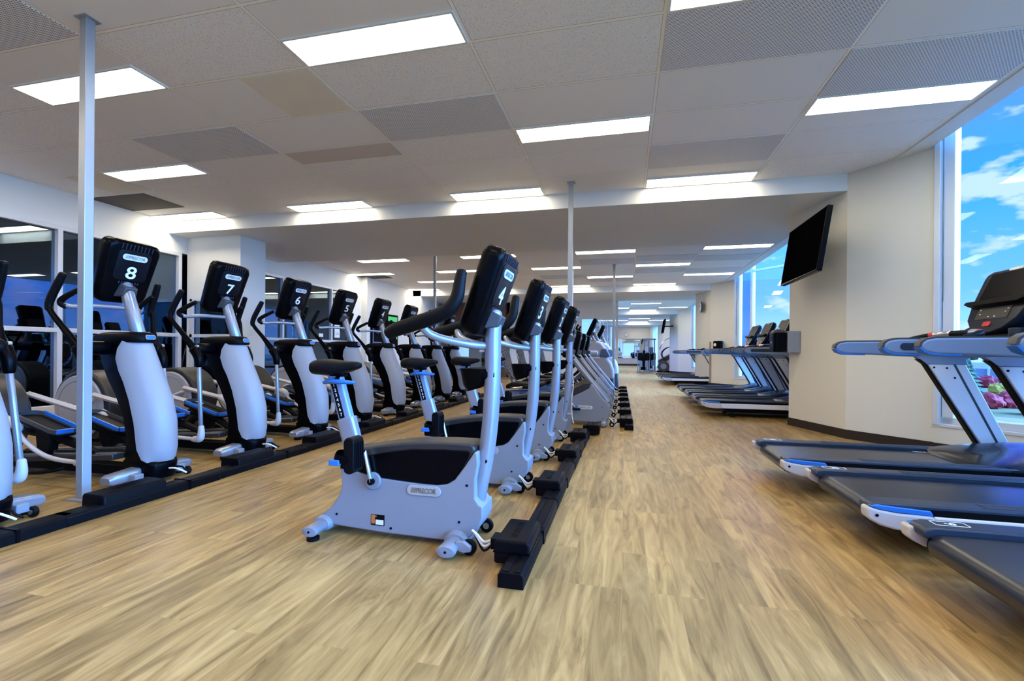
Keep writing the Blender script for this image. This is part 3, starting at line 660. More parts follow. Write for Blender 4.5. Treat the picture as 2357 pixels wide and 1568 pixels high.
bike.location = (-1.0, 2.185, 0)
def renumber(root, num, old):
    for c in root.children:
        if c.name.startswith('console'):
            for g in c.children:
                if g.name.startswith('number_decal'):
                    key = (num, .125, 'white_print', False, .072 if num != '1' else .034)
                    if key not in TXT:
                        tmp = text('number_decal', num, .125, M_text, None, Matrix.Identity(4), width=.072 if num != '1' else .034); bpy.data.objects.remove(tmp)
                    g.data = TXT[key]
for n, y, dx, lb in (('3', 3.165, .02, 'upright exercise bike showing a white three, directly behind the nearest bike'), ('2', 4.13, .035, 'upright exercise bike showing a white two, third bike from the camera'), ('1', 5.04, .045, 'upright exercise bike showing a white one, the farthest, next to the grey pole')):
    b = dup(bike, (-1.0+dx, y, 0), lb); renumber(b, n, '4')
# ============================================================ FLOOR CABLE BOXES
def make_box(label, rail=(-.16, .80), grp='black floor power boxes by the bikes'):
    t = thing('floor_power_box', label, 'power box', (0, 0, 0), 0, grp)      # runs along +y, machine on the -x side
    r = obj('cable_rail', MB().prism([(-.105, 0), (-.105, .05), (-.095, .062), (-.01, .062), (0, .05), (0, 0)], rail[0], rail[1], axis='y'), M_mattb, t, bevel=.003)
    obj('rail_ridge', MB().box(-.088, -.060, rail[0]+.01, rail[1]-.01, .060, .066).box(-.040, -.016, rail[0]+.01, rail[1]-.01, .060, .066), M_mattb, r, smooth=0)
    bx = obj('power_box', MB().prism([(-.165, .02), (-.165, .105), (-.155, .122), (-.02, .122), (-.008, .108), (-.008, .02)], 0, .275, axis='y'), M_mattb, t, bevel=.010, seg=3)
    obj('lid_seam', MB().prism([(-.168, .068), (-.168, .074), (-.005, .074), (-.005, .068)], -.002, .277, axis='y'), M_black, bx, smooth=0)
    text('lid_lettering', '///PRECOR', .045, M_black, bx, frameT((-.088, .14, .1222), (0, 1, 0), (-1, 0, 0)), width=.19, ext=.001)
    obj('cable_socket', MB().box(-.195, -.160, .05, .13, .055, .105), M_mattb, bx, bevel=.004)
    obj('rail_bracket', MB().prism([(-.112, 0), (-.112, .066), (.004, .066), (.006, 0), (0, 0), (0, .062), (-.106, .062), (-.106, 0)], .30, .345, axis='y'), M_mattb, r, smooth=0)
    for k, (m_, dz) in enumerate(((M_paper, .02), (M_paper, .0), (M_rub, -.02))):
        obj('cable', MB().tube([(-.295, .10+.012*k, .105+dz*.4), (-.27, .098, .085+dz*.5), (-.235, .09, .050+dz), (-.19, .085+.008*k, .078+dz*.5)], .0055, seg=7, sub=5), m_, t)
    return t
fb = make_box('black floor power box wired to the nearest bike, at the end of its rail')
fb.location = (-.375, 1.95, 0)
for y, dx, l in ((2.93, .0, 'black floor power box wired to the bike showing three'), (3.90, .005, 'black floor power box wired to the bike showing two'), (4.80, .01, 'black floor power box wired to the farthest upright bike')):
    dup(fb, (-.375+dx, y, 0), l)
tb = dup(fb, (-.255, 5.32, 0), 'black floor power box at the foot of the grey pole')
for ch in list(tb.children):
    if ch.name.startswith('cable') : 
        for g in list(ch.children): bpy.data.objects.remove(g)
        bpy.data.objects.remove(ch)
# ============================================================ ELLIPTICAL TRAINER (faces +x)
def make_elliptical(label, num):
    t = thing('elliptical_trainer', label, 'elliptical trainer', (0, 0, 0), 0, 'row of elliptical trainers')
    def D(z, xr, xe, xn, w, n=10):   # full D-shaped section: flat back at xr, rounded nose at xn
        p = [(xr, -w*.8), (xe, -w)]
        for k in range(1, n):
            a = -PI/2 + PI*k/n
            p.append((xe+(xn-xe)*math.cos(a)**.8, w*math.copysign(abs(math.sin(a))**.85, math.sin(a))))
        p += [(xe, w), (xr, w*.8)]
        return [(x, y, z) for x, y in p]
    tab = [(.15, 1.035, 1.150, .100), (.17, 1.00, 1.158, .112), (.24, .972, 1.166, .122), (.42, .950, 1.158, .126), (.58, .905, 1.118, .126), (.70, .850, 1.065, .122), (.78, .80, 1.028, .118), (.86, .765, .995, .112), (.93, .77, .968, .104), (.985, .795, .948, .092)]
    # tower behind the shell
    tw = MB().loft([D(z, xr, xe, xn-.04, w) for z, xr, xe, xn, w in ((.03, .80, 1.00, 1.12, .105), (.125, .80, 1.02, 1.135, .108), (.148, .80, 1.02, 1.125, .108), (.16, .82, 1.0, 1.10, .112), (.3, .83, .95, 1.08, .112), (.45, .80, .92, 1.06, .112), (.6, .73, .86, 1.05, .112), (.72, .655, .80, 1.0, .112), (.82, .60, .75, .96, .108), (.92, .56, .72, .93, .10), (.985, .54, .75, .92, .092))])
    obj('tower', tw, M_black, t, smooth=50)
    # pale shell: open D
    def S(z, xe, xn, w):
        w = w+.008; xn = xn-.045; xc = xn-.045; wc = w*.66; p = []
        for k in range(7):
            u = k/6; p.append((xe+(xc-xe)*u, -w+(w-wc)*u**1.6))
        for k in range(1, 8):
            v = -1+2*k/8; p.append((xc+(xn-xc)*(1-v*v), wc*v))
        p += [(x, -y) for x, y in p[:7][::-1]]
        q = [(xe+(x-xe)*.93-.004, y*.93) for x, y in p[::-1]]
        return [(x, y, z) for x, y in p+q]
    obj('front_shell', MB().loft([S(*r) for r in tab]), M_paleg, t, smooth=24)
    # collar / cap
    cp = MB().loft([D(z, xr, xe, xn-.035, w) for z, xr, xe, xn, w in ((.975, .52, .78, .955, .095), (.990, .50, .78, .962, .102), (1.020, .51, .78, .955, .100), (1.042, .57, .78, .935, .088), (1.050, .64, .79, .91, .07))])
    cap = obj('collar', cp, M_mattb, t, smooth=50)
    obj('badge_rim', MB().prism(rr(-.036, .036, -.017, .017, .012, 4), 0, .004, axis='z', T=frameT((.918, .0, 1.012), (0, 1, 0), (-.15, 0, 1)) @ Matrix.Translation((0, 0, .004))), M_steel, cap, smooth=0)
    obj('badge', MB().prism(rr(-.030, .030, -.013, .013, .009, 4), .004, .006, axis='z', T=frameT((.918, .0, 1.012), (0, 1, 0), (-.15, 0, 1)) @ Matrix.Translation((0, 0, .004))), M_blue, cap, smooth=0)
    # silver post and display
    pst = obj('post', MB().tube([(.822, 0, 1.02), (.745, 0, 1.23), (.690, 0, 1.39)], [.044, .043, .040], seg=20, sub=1), M_silver, t)
    console(t, (.688, 0, 1.485), w=.375, h=.455, t=.10, num=num)
    # fixed handles
    for s in (-1, 1):
        h = obj('fixed_handle', MB().tube([(.765, 0, 1.215), (.70, s*.06, 1.222), (.60, s*.16, 1.225), (.53, s*.23, 1.215), (.505, s*.26, 1.225)], .0155, seg=10, sub=5), M_silver, t)
        obj('grip', MB().tube([(.510, s*.255, 1.215), (.482, s*.262, 1.235), (.490, s*.262, 1.262), (.56, s*.255, 1.300), (.635, s*.245, 1.335)], [.02, .022, .020, .019, .017], seg=10, sub=4), M_rub, h)
    # swinging arms, pivots, links, pedals
    for s, ph in ((-1, 0.0), (1, .16)):
        piv = obj('pivot', MB().cyl((.66, s*.165, .935), .048, .13, 'y', 20), M_black, t, bevel=.008)
        obj('pivot_cap', MB().ball((.66, s*.245, .935), .052, .035, .052, 16, 8), M_mattb, piv)
        obj('hinge_pin', MB().cyl((.69, s*.282, .955), .014, .02, 'y', 12), M_steel, piv)
        ax = -.02 if s < 0 else .10
        arm = obj('swing_arm', MB().tube([(.68, s*.272, .90), (.63, s*.280, .965), (.56+ax*.3, s*.290, 1.06), (.47+ax, s*.300, 1.175), (.455+ax, s*.300, 1.235), (.485+ax, s*.295, 1.30)], [.032, .028, .020, .018, .018, .018], seg=12, sub=5), M_black, t)
        obj('grip', MB().tube([(.452+ax, s*.300, 1.19), (.450+ax, s*.300, 1.225), (.470+ax, s*.297, 1.28), (.512+ax, s*.288, 1.365), (.545+ax, s*.281, 1.430)], [.021, .023, .025, .025, .022], seg=12, sub=5), M_rub, arm)
        obj('knuckle', MB().tube([(.66, s*.272, .93), (.70, s*.275, .86), (.705, s*.275, .79)], [.045, .036, .030], seg=12, sub=3), M_black, arm)
        ex = .74+ph*.4; ez = .205
        rod = obj('lower_rod', MB().tube([(.705, s*.275, .82), (ex, s*.280, ez)], .017, seg=12, sub=1), M_silver, arm)
        obj('elbow', MB().tube([(ex, s*.280, ez+.075), (ex, s*.280, ez+.01), (ex-.02, s*.278, ez-.03), (ex-.09, s*.275, ez-.038)], [.021, .028, .032, .022], seg=12, sub=4), M_tfoot, t)
        px = ph*1.1
        obj('curved_link', MB().tube([(ex-.05, s*.275, ez-.036), (.47, s*.27, .175), (.30+px*.5, s*.26, .205), (.14+px*.7, s*.25, .275), (.04+px*.8, s*.24, .355), (.00+px, s*.235, .40)], .0155, seg=10, sub=5), M_tfoot, t)
        obj('link_joint', MB().tube([(-.03+px, s*.235, .415), (.03+px, s*.235, .385), (.055+px*.9, s*.240, .345)], [.034, .036, .022], seg=12, sub=3), M_tfoot, t)
        # pedal
        a0 = math.radians(16)
        Tp = Matrix.Translation((px+.17, s*.145, .385-ph*.12)) @ Matrix.Rotation(a0, 4, 'Y')
        pl = obj('pedal', MB().prism(rr(-.215, .215, -.085, .085, .06, 6), -.022, .0, axis='z', T=Tp), M_mattb, t, bevel=.006)
        for rg in (MB().loft([[Tp @ Vector((x*f, y*f2, z)) for x, y in rr(-.215, .215, -.085, .085, .06, 6)] for f, f2, z in ((1, 1, -.002), (1.01, 1.02, .028), (.975, .93, .03), (.96, .90, .0))], caps=False),):
            obj('pedal_rim', rg, M_dgrey, pl)
        obj('blue_edge', MB().prism(rr(-.17, .21, -.0065, .0065, .006, 3), .012, .036, axis='z', T=Tp @ Matrix.Translation((0, s*-.083, 0))), M_blue, pl)
        obj('blue_edge', MB().prism(rr(-.0065, .0065, -.075, .03, .006, 3), .008, .036, axis='z', T=Tp @ Matrix.Translation((.213, 0, 0))), M_blue, pl)
        tr_ = MB()
        for k in range(3): tr_.b.faces.new([tr_.b.verts.new(Tp @ Vector((x*(1-.2*k), y*(1-.25*k), .001+.0008*k))) for x, y in rr(-.17, .16, -.055, .055, .03, 4)])
        obj('tread', tr_, M_rub, pl, smooth=0)
        # arm from the wheel under the pedal to the front roller
        obj('pedal_arm', MB().tube([(-.56-px*.2, s*.205, .50+ph*.3), (-.02+px, s*.20, .40)], .026, seg=4, sub=1, flat=.8), M_tfoot, t, bevel=.003, smooth=20)
        obj('roller_arm', MB().tube([(px-.02, s*.145, .335), (px+.30, s*.13, .285), (.66+px*.3, s*.10, .165)], [.035, .034, .024], seg=8, sub=3), M_mattb, t)
        obj('support_block', MB().prism([(px+.10, .38-ph*.1), (px+.26, .34-ph*.1), (px+.24, .20), (px+.17, .15), (px+.12, .22)], s*.145-.03, s*.145+.03), M_mattb, t, bevel=.006)
    # rear wheel housing
    DX, DZ, DR = -.80, .375, .345
    dr = MB()
    def hp(r, x0=DX): return [(x0+r*math.cos(a), DZ+r*math.sin(a)) for a in [2*PI*k/48 for k in range(48)]]
    obj('wheel_housing', MB().prism([p for p in hp(DR) if p[1] > .06] + [], -.150, .150), M_taupe, t, bevel=.02, seg=3, smooth=50)
    for s in (-1, 1):
        d = obj('side_disc', MB().prism(hp(.300), s*.148, s*.176), M_paleg, t, bevel=.014, seg=3)
        obj('disc_groove', MB().loft([[(DX+r*math.cos(a), s*y, DZ+r*math.sin(a)) for a in [2*PI*k/48 for k in range(48)]] for r, y in ((.255, .176), (.250, .180), (.243, .180), (.238, .176))], caps=False), M_grey, d)
        obj('crank_arm', MB().tube([(DX, s*.185, DZ), (-.60, s*.19, .50+.05*s)], [.034, .028], seg=10, sub=1, flat=.6, updir=(0, 1, 0)), M_tfoot, t)
    # base: spine, ramps, feet
    obj('base_frame', MB().box(-1.05, 1.0, -.055, .055, .028, .10), M_mattb, t, bevel=.008)
    for s in (-1, 1):
        rl = obj('ramp', MB().prism([(-.46, .075), (.80, .165), (.80, .205), (-.46, .115)], s*.115-.045, s*.115+.045), M_taupe, t, bevel=.006)
        obj('ramp_rail', MB().prism([(-.46, .112), (.80, .203), (.80, .213), (-.46, .122)], s*.115-.012, s*.115+.012), M_steel, rl, smooth=0)
    obj('transport_bar', MB().tube([(.30, -.12, .07), (.22, -.2, .055), (.05, -.22, .05), (-.2, -.2, .055)], .014, seg=8, sub=4), M_rub, t)
    for s in (-1, 1):
        m = MB().loft([[(x, s*y, z) for x, z in q] for y, q in ((.06, rr(.865, .985, .032, .115, .02, 3)), (.27, rr(.872, .978, .032, .098, .02, 3)), (.298, rr(.882, .968, .040, .085, .018, 3)))])
        f = obj('front_foot', m, M_silver, t, bevel=.002)
        obj('wheel_bracket', MB().box(.975, 1.035, s*.155-.03, s*.155+.03, .035, .085), M_grey, f, bevel=.006)
        wheel('castor', t, (1.035, s*.155+.044, .030), .030, .026)
        obj('levelling_foot', MB().cyl((.925, s*.22, .012), .035, .024, 'z', 18), M_rub, f)
        obj('rear_foot', MB().box(-1.06, -.98, min(s*.05, s*.29), max(s*.05, s*.29), .02, .075), M_mattb, t, bevel=.01)
    for k, m_ in enumerate((M_paper, M_rub)):
        obj('cable', MB().tube([(1.135, -.03+.05*k, .105), (1.19, -.035+.05*k, .11), (1.225, -.02+.03*k, .095), (1.25, .0+.03*k, .075)], .006, seg=7, sub=5), m_, t)
    return t
EY = {'9': 1.70, '8': 2.645, '7': 3.525, '6': 4.45, '5': 5.40, '4': 6.35, '3': 7.33, '2': 8.30, '1': 9.27}
elab = {'9': 'elliptical trainer at the left picture edge, mostly cut off beside the first pole', '8': 'elliptical trainer showing a white eight, nearest whole one, half behind the square pole',
        '7': 'elliptical trainer showing a white seven, in front of the white left column', '6': 'elliptical trainer showing a white six, third whole machine of the row', '5': 'elliptical trainer showing a white five, behind the nearest bike saddle',
        '4': 'elliptical trainer showing a white four, in front of the wall display', '3': 'elliptical trainer showing a white three, in the far half of the row', '2': 'elliptical trainer partly hidden by the slim pole and bike grip', '1': 'farthest elliptical trainer showing a white one, at the end of its row'}
ell = make_elliptical(elab['8'], '8'); ell.location = (-4.2, EY['8'], 0)
for n, y in EY.items():
    if n == '8': continue
    e_ = dup(ell, (-4.2-.012*(y-2.6), y, 0), elab[n]); renumber(e_, n, '8')
# rail of floor boxes in front of the ellipticals (aisle side)
ex_ = {'9': 'leftmost', '8': '', '7': '', '6': '', '5': '', '4': '', '3': '', '2': '', '1': ''}
def ebox(x, y, label):
    return dup(ebox0, (x, y, 0), label)
ebox0 = thing('floor_power_box', 'long black floor power box in front of the elliptical showing eight, below the square pole', 'power box', (0, 0, 0), 0, 'black floor power boxes by the elliptical trainers')
r = obj('cable_rail', MB().prism([(-.12, 0), (-.12, .045), (-.105, .060), (-.012, .060), (0, .048), (0, 0)], -.30, .65, axis='y'), M_mattb, ebox0, bevel=.003)
bx = obj('power_box', MB().prism([(-.175, .02), (-.17, .100), (-.155, .114), (-.020, .114), (-.006, .095), (-.004, .02)], -.12, .25, axis='y'), M_mattb, ebox0, bevel=.010, seg=3)
text('lid_lettering', '///PRECOR', .045, M_black, bx, frameT((-.088, .07, .1142), (0, 1, 0), (-1, 0, 0)), width=.19, ext=.001)
obj('rail_joint', MB().box(-.124, .004, .40, .415, 0, .064), M_black, r, smooth=0)
ebox0.location = (-2.80, 2.13, 0)
for n, y in EY.items():
    if n == '8': continue
    ebox(-2.80-.002*y, y-.45 if n != '9' else 1.22, 'long black floor power box in front of the elliptical %s' % ('cut off at the left edge' if n == '9' else 'showing '+dict(zip('7654321', ('seven', 'six', 'five', 'four', 'three', 'two', 'one')))[n]))
# ============================================================ TREADMILL (tail at x=0, rider faces +x)
def make_treadmill(label):
    t = thing('treadmill', label, 'treadmill', (0, 0, 0), 0, 'treadmills by the windows')
    W = .37
    # belt and rollers
    bl = MB().prism([(.045, .226), (.02, .214), (.005, .19), (.005, .165), (.02, .14), (.05, .128), (1.95, .128), (1.95, .226)], -.262, .262)
    belt = obj('running_belt', bl, M_belt, t, bevel=.004, smooth=50)
    obj('rear_roller', MB().cyl((.058, 0, .178), .047, .56, 'y', 24), M_rub, t)
    obj('underframe', MB().box(.30, 1.95, -.30, .30, .07, .15), M_mattb, t, smooth=0)
    for s in (-1, 1):
        a, b = sorted((s*.262, s*W))
        # step rail along the belt
        st = obj('step_rail', MB().prism([(-.005, .205), (-.012, .225), (-.002, .243), (.03, .252), (1.9, .252), (1.9, .20), (.05, .20)], a, b), M_deckt, t, bevel=.008, seg=2)
        g = MB()
        for k in range(4):
            yy = s*(.285+.018*k); g.box(.45, 1.88, yy-.004, yy+.004, .2515, .2545)
        obj('grip_ridges', g, M_dgrey, st, smooth=0)
        oy = s*W
        def side(prof, y0, y1): return MB().prism(prof, *sorted((y0, y1)))
        obj('side_band', side([(.02, .205), (1.95, .205), (1.95, .235), (.02, .235)], oy-s*.01, oy+s*.006), M_mattb, t)
        obj('side_rail', side([(.26, .135), (.235, .208), (2.02, .208), (2.02, .135)], oy-s*.03, oy+s*.014), M_tup, t, bevel=.010, seg=3)
        cp = side([(-.028, .185), (-.030, .228), (-.018, .232), (.02, .222), (.09, .212), (.235, .208), (.262, .135), (.18, .130), (.09, .135), (.03, .15), (-.01, .170)], oy-s*.045, oy+s*.018)
        c = obj('rear_cap', cp, M_tfoot, t, bevel=.010, seg=3)
        obj('blue_edge', side([(-.012, .236), (.02, .244), (.10, .238), (.225, .232), (.238, .208), (.09, .214), (.02, .224)], oy-s*.02, oy+s*.013), M_blue, t, bevel=.004)
        obj('cap_screw', MB().cyl((.012, oy+s*.019, .198), .007, .004, 'y', 12), M_mattb, c)
        # speed marks on the step
        mk = MB(); x = 1.02 if s > 0 else .56
        for k, dx in enumerate((0, .022, .045, .07, .10, .14, .205, .31)):
            mk.b.faces.new([mk.b.verts.new((x+dx+u, s*.262-s*v, .2275)) for u, v in ((0, .012), (.010, .012), (.022, .045), (.012, .045))])
        obj('speed_marks', mk, M_text, t, smooth=0)
        # upright and handrail
        up = side([(1.10, .915), (1.16, .86), (1.49, .28), (1.67, .28), (1.40, .86), (1.38, .92)], s*.345-s*.022, s*.345+s*.022)
        u = obj('upright', up, M_tup, t, bevel=.008, seg=2)
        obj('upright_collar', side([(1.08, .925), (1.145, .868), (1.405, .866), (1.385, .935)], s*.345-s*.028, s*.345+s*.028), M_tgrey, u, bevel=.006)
        obj('upright_edge', side([(1.115, .905), (1.155, .86), (1.49, .27), (1.475, .27), (1.135, .87), (1.09, .905)], s*.345-s*.026, s*.345+s*.026), M_mattb, u, bevel=.003)
        obj('upright_groove', side([(1.30, .90), (1.315, .90), (1.605, .28), (1.59, .28)], s*.345-s*.024, s*.345+s*.024), M_deckt, u, smooth=0)
        bo = MB()
        for x, z in ((1.195, .845), (1.275, .842), (1.325, .77)):
            for q in (-1, 1): bo.cyl((x, s*.345+q*.0235, z), .007, .004, 'y', 10)
        obj('bolt', bo, M_mattb, u)
        e0 = .545
        prof = [(e0, .985), (e0+.008, 1.008), (e0+.03, 1.028), (e0+.075, 1.037), (1.2, 1.045), (1.75, 1.06), (1.78, .94), (1.40, .915), (1.0, .925), (e0+.25, .935), (e0+.07, .940), (e0+.02, .955)]
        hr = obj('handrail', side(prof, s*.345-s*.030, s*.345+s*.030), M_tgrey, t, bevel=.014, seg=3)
        obj('handrail_trim', side([(e0-.008, .985), (e0, 1.012), (e0+.03, 1.033), (e0+.075, 1.043), (1.2, 1.050), (1.75, 1.066), (1.75, 1.055), (1.2, 1.04), (e0+.075, 1.030), (e0+.03, 1.018), (e0+.014, .985)], s*.345-s*.026, s*.345+s*.026), M_dgrey, hr)
        obj('blue_edge', side([(e0-.008, .978), (e0+.015, .950), (e0+.06, .933), (e0+.20, .930), (e0+.20, .938), (e0+.06, .945), (e0+.022, .960), (e0+.008, .98)], s*.345-s*.0315, s*.345+s*.0315), M_blue, hr, bevel=.002)
        if s < 0: obj('rail_recess', MB().prism(rr(e0+.09, e0+.50, .965, 1.010, .022, 6), -.3775, -.370), M_deckt, hr, smooth=0)
        # dark arm up to the console
        obj('console_arm', side([(1.22, 1.03), (1.55, 1.22), (1.72, 1.20), (1.80, 1.00), (1.5, .96)], s*.31-s*.028, s*.31+s*.028), M_mattb, t, bevel=.010)
        obj('foot', MB().box(1.55, 1.95, min(s*.2, s*.33), max(s*.2, s*.33), 0, .08), M_mattb, t, bevel=.01)
        obj('rear_foot', MB().cyl((.42, s*.28, .010), .035, .02, 'z', 18).cyl((.42, s*.28, .07), .009, .12, 'z', 8), M_rub, t)
    # motor hood: a low dome over the front of the deck
    rings = []
    for x, hw, z in ((1.10, .20, .262), (1.13, .33, .275), (1.22, .372, .300), (1.36, .382, .325), (1.52, .385, .345), (1.75, .385, .350), (1.95, .38, .330), (2.04, .36, .27)):
        q = [(x+.16*((1-abs(u))**1.0)*(1 if x < 1.3 else .3), u*hw, .245+(z-.245)*(1-abs(u)**2.6)**.8) for u in [-1+2*k/16 for k in range(17)]]
        q += [(x+.0, hw, .14), (x+.0, -hw, .14)]
        rings.append(q)
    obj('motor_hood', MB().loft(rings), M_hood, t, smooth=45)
    # cross bar, grip, console
    obj('dash', MB().prism([(1.24, .985), (1.30, 1.075), (1.60, 1.10), (1.72, 1.0), (1.50, .95)], -.30, .30), M_mattb, t, bevel=.015)
    gb = obj('grip_bar', MB().tube([(1.02, .30, 1.045), (1.12, .26, 1.075), (1.17, .14, 1.085), (1.17, -.14, 1.085), (1.12, -.26, 1.075), (1.02, -.30, 1.045)], .021, seg=12, sub=5), M_rub, t)
    for s in (-1, 1):
        obj('pulse_sensor', MB().tube([(1.172, s*.10, 1.087), (1.165, s*.17, 1.085), (1.14, s*.225, 1.08)], .0225, seg=12, sub=3), M_steel, gb)
        obj('red_ring', MB().tube([(1.135, s*.235, 1.078), (1.128, s*.245, 1.077)], .025, seg=12, sub=1), M_red, gb)
        obj('cup_holder', MB().cyl((1.33, s*.235, 1.085), .042, .05, 'z', 20), M_deckt, t, bevel=.004)
    tl = math.radians(24); ux = Vector((math.sin(tl), 0, math.cos(tl))); nx = Vector((-math.cos(tl), 0, math.sin(tl)))
    c = Vector((1.395, 0, 1.305))
    F = Matrix(((0, ux.x, nx.x, c.x), (-1, ux.y, nx.y, c.y), (0, ux.z, nx.z, c.z), (0, 0, 0, 1))) @ Matrix.Scale(1.1, 4)
    def ps(k, z):
        pr = [(-.245, .175), (-.235, .205), (-.20, .222), (.20, .222), (.235, .205), (.245, .175), (.232, -.02), (.20, -.13), (.13, -.195), (.05, -.220), (-.05, -.220), (-.13, -.195), (-.20, -.13), (-.232, -.02)]
        return [F @ Vector((x*k, y*k, z)) for x, y in pr]
    hs = obj('console', MB().loft([ps(.90, -.075), ps(.99, -.05), ps(1, -.01), ps(.97, .006)]), M_hood, t, smooth=50, bevel=.004)
    obj('screen', MB().box(-.185, .185, .005, .195, .004, .008, T=F), M_screen, hs, smooth=0)
    obj('shelf', MB().prism([(-.24, -.025), (-.20, -.04), (.20, -.04), (.24, -.025), (.23, -.008), (-.23, -.008)], 0, .045, axis='z', T=F), M_mattb, hs, bevel=.003)
    obj('key_panel', MB().box(-.13, .13, -.125, -.045, .005, .009, T=F), M_taupe, hs, smooth=0)
    kk = MB()
    for a, b in ((-.11, -.06), (-.10, -.09), (.11, -.065), (.10, -.085), (-.02, -.11), (.03, -.11)): kk.box(a-.005, a+.005, b-.003, b+.003, .009, .011, T=F)
    obj('keys', kk, M_text, hs, smooth=0)
    obj('stop_key', MB().prism(rr(-.03, .03, -.175, -.145, .01, 3), .004, .012, axis='z', T=F), M_red, hs)
    obj('badge', MB().prism(rr(-.055, .055, .200, .218, .008, 3), .003, .010, axis='z', T=F), M_badge, hs)
    obj('neck', MB().prism([(1.40, 1.03), (1.45, 1.22), (1.56, 1.25), (1.62, 1.03)], -.12, .12), M_mattb, t, bevel=.02)
    return t
tm = make_treadmill('treadmill farthest of the near three, its whole console shows against the sky')
tm.location = (1.045, 3.80, 0)
tms = [tm]
for y, x, l in ((2.87, 1.12, 'middle one of the three near treadmills at the right'), (1.93, 1.17, 'nearest treadmill, cut by the right picture edge, number 9 on its rear step'),
                (7.78, 1.14, 'nearest treadmill beyond the wall television column'), (8.73, 1.15, 'second treadmill beyond the wall television column'), (9.68, 1.15, 'third treadmill beyond the wall television column'), (10.6, 1.15, 'farthest treadmill of the middle group beside the second column'),
                (14.9, 1.12, 'nearest treadmill in the group beyond the second column'), (15.9, 1.12, 'middle treadmill in the group beyond the second column'), (16.9, 1.10, 'farthest treadmill in the group beyond the second column')):
    tms.append(dup(tm, (x, y, 0), l))
# number decals on the rear step of the near three
for o, n in zip(tms[:3], ('11', '10', '9')):
    f = MB().box(.05, .17, .293, .297, .2535, .2542).box(.05, .17, .343, .347, .2535, .2542).box(.05, .054, .293, .347, .2535, .2542).box(.166, .170, .293, .347, .2535, .2542)
    obj('number_frame', f, M_text, o, smooth=0)
    text('number_decal', n, .055, M_text, o, frameT((.11, .32, .2536), (0, -1, 0), (1, 0, 0)), ext=.0006)
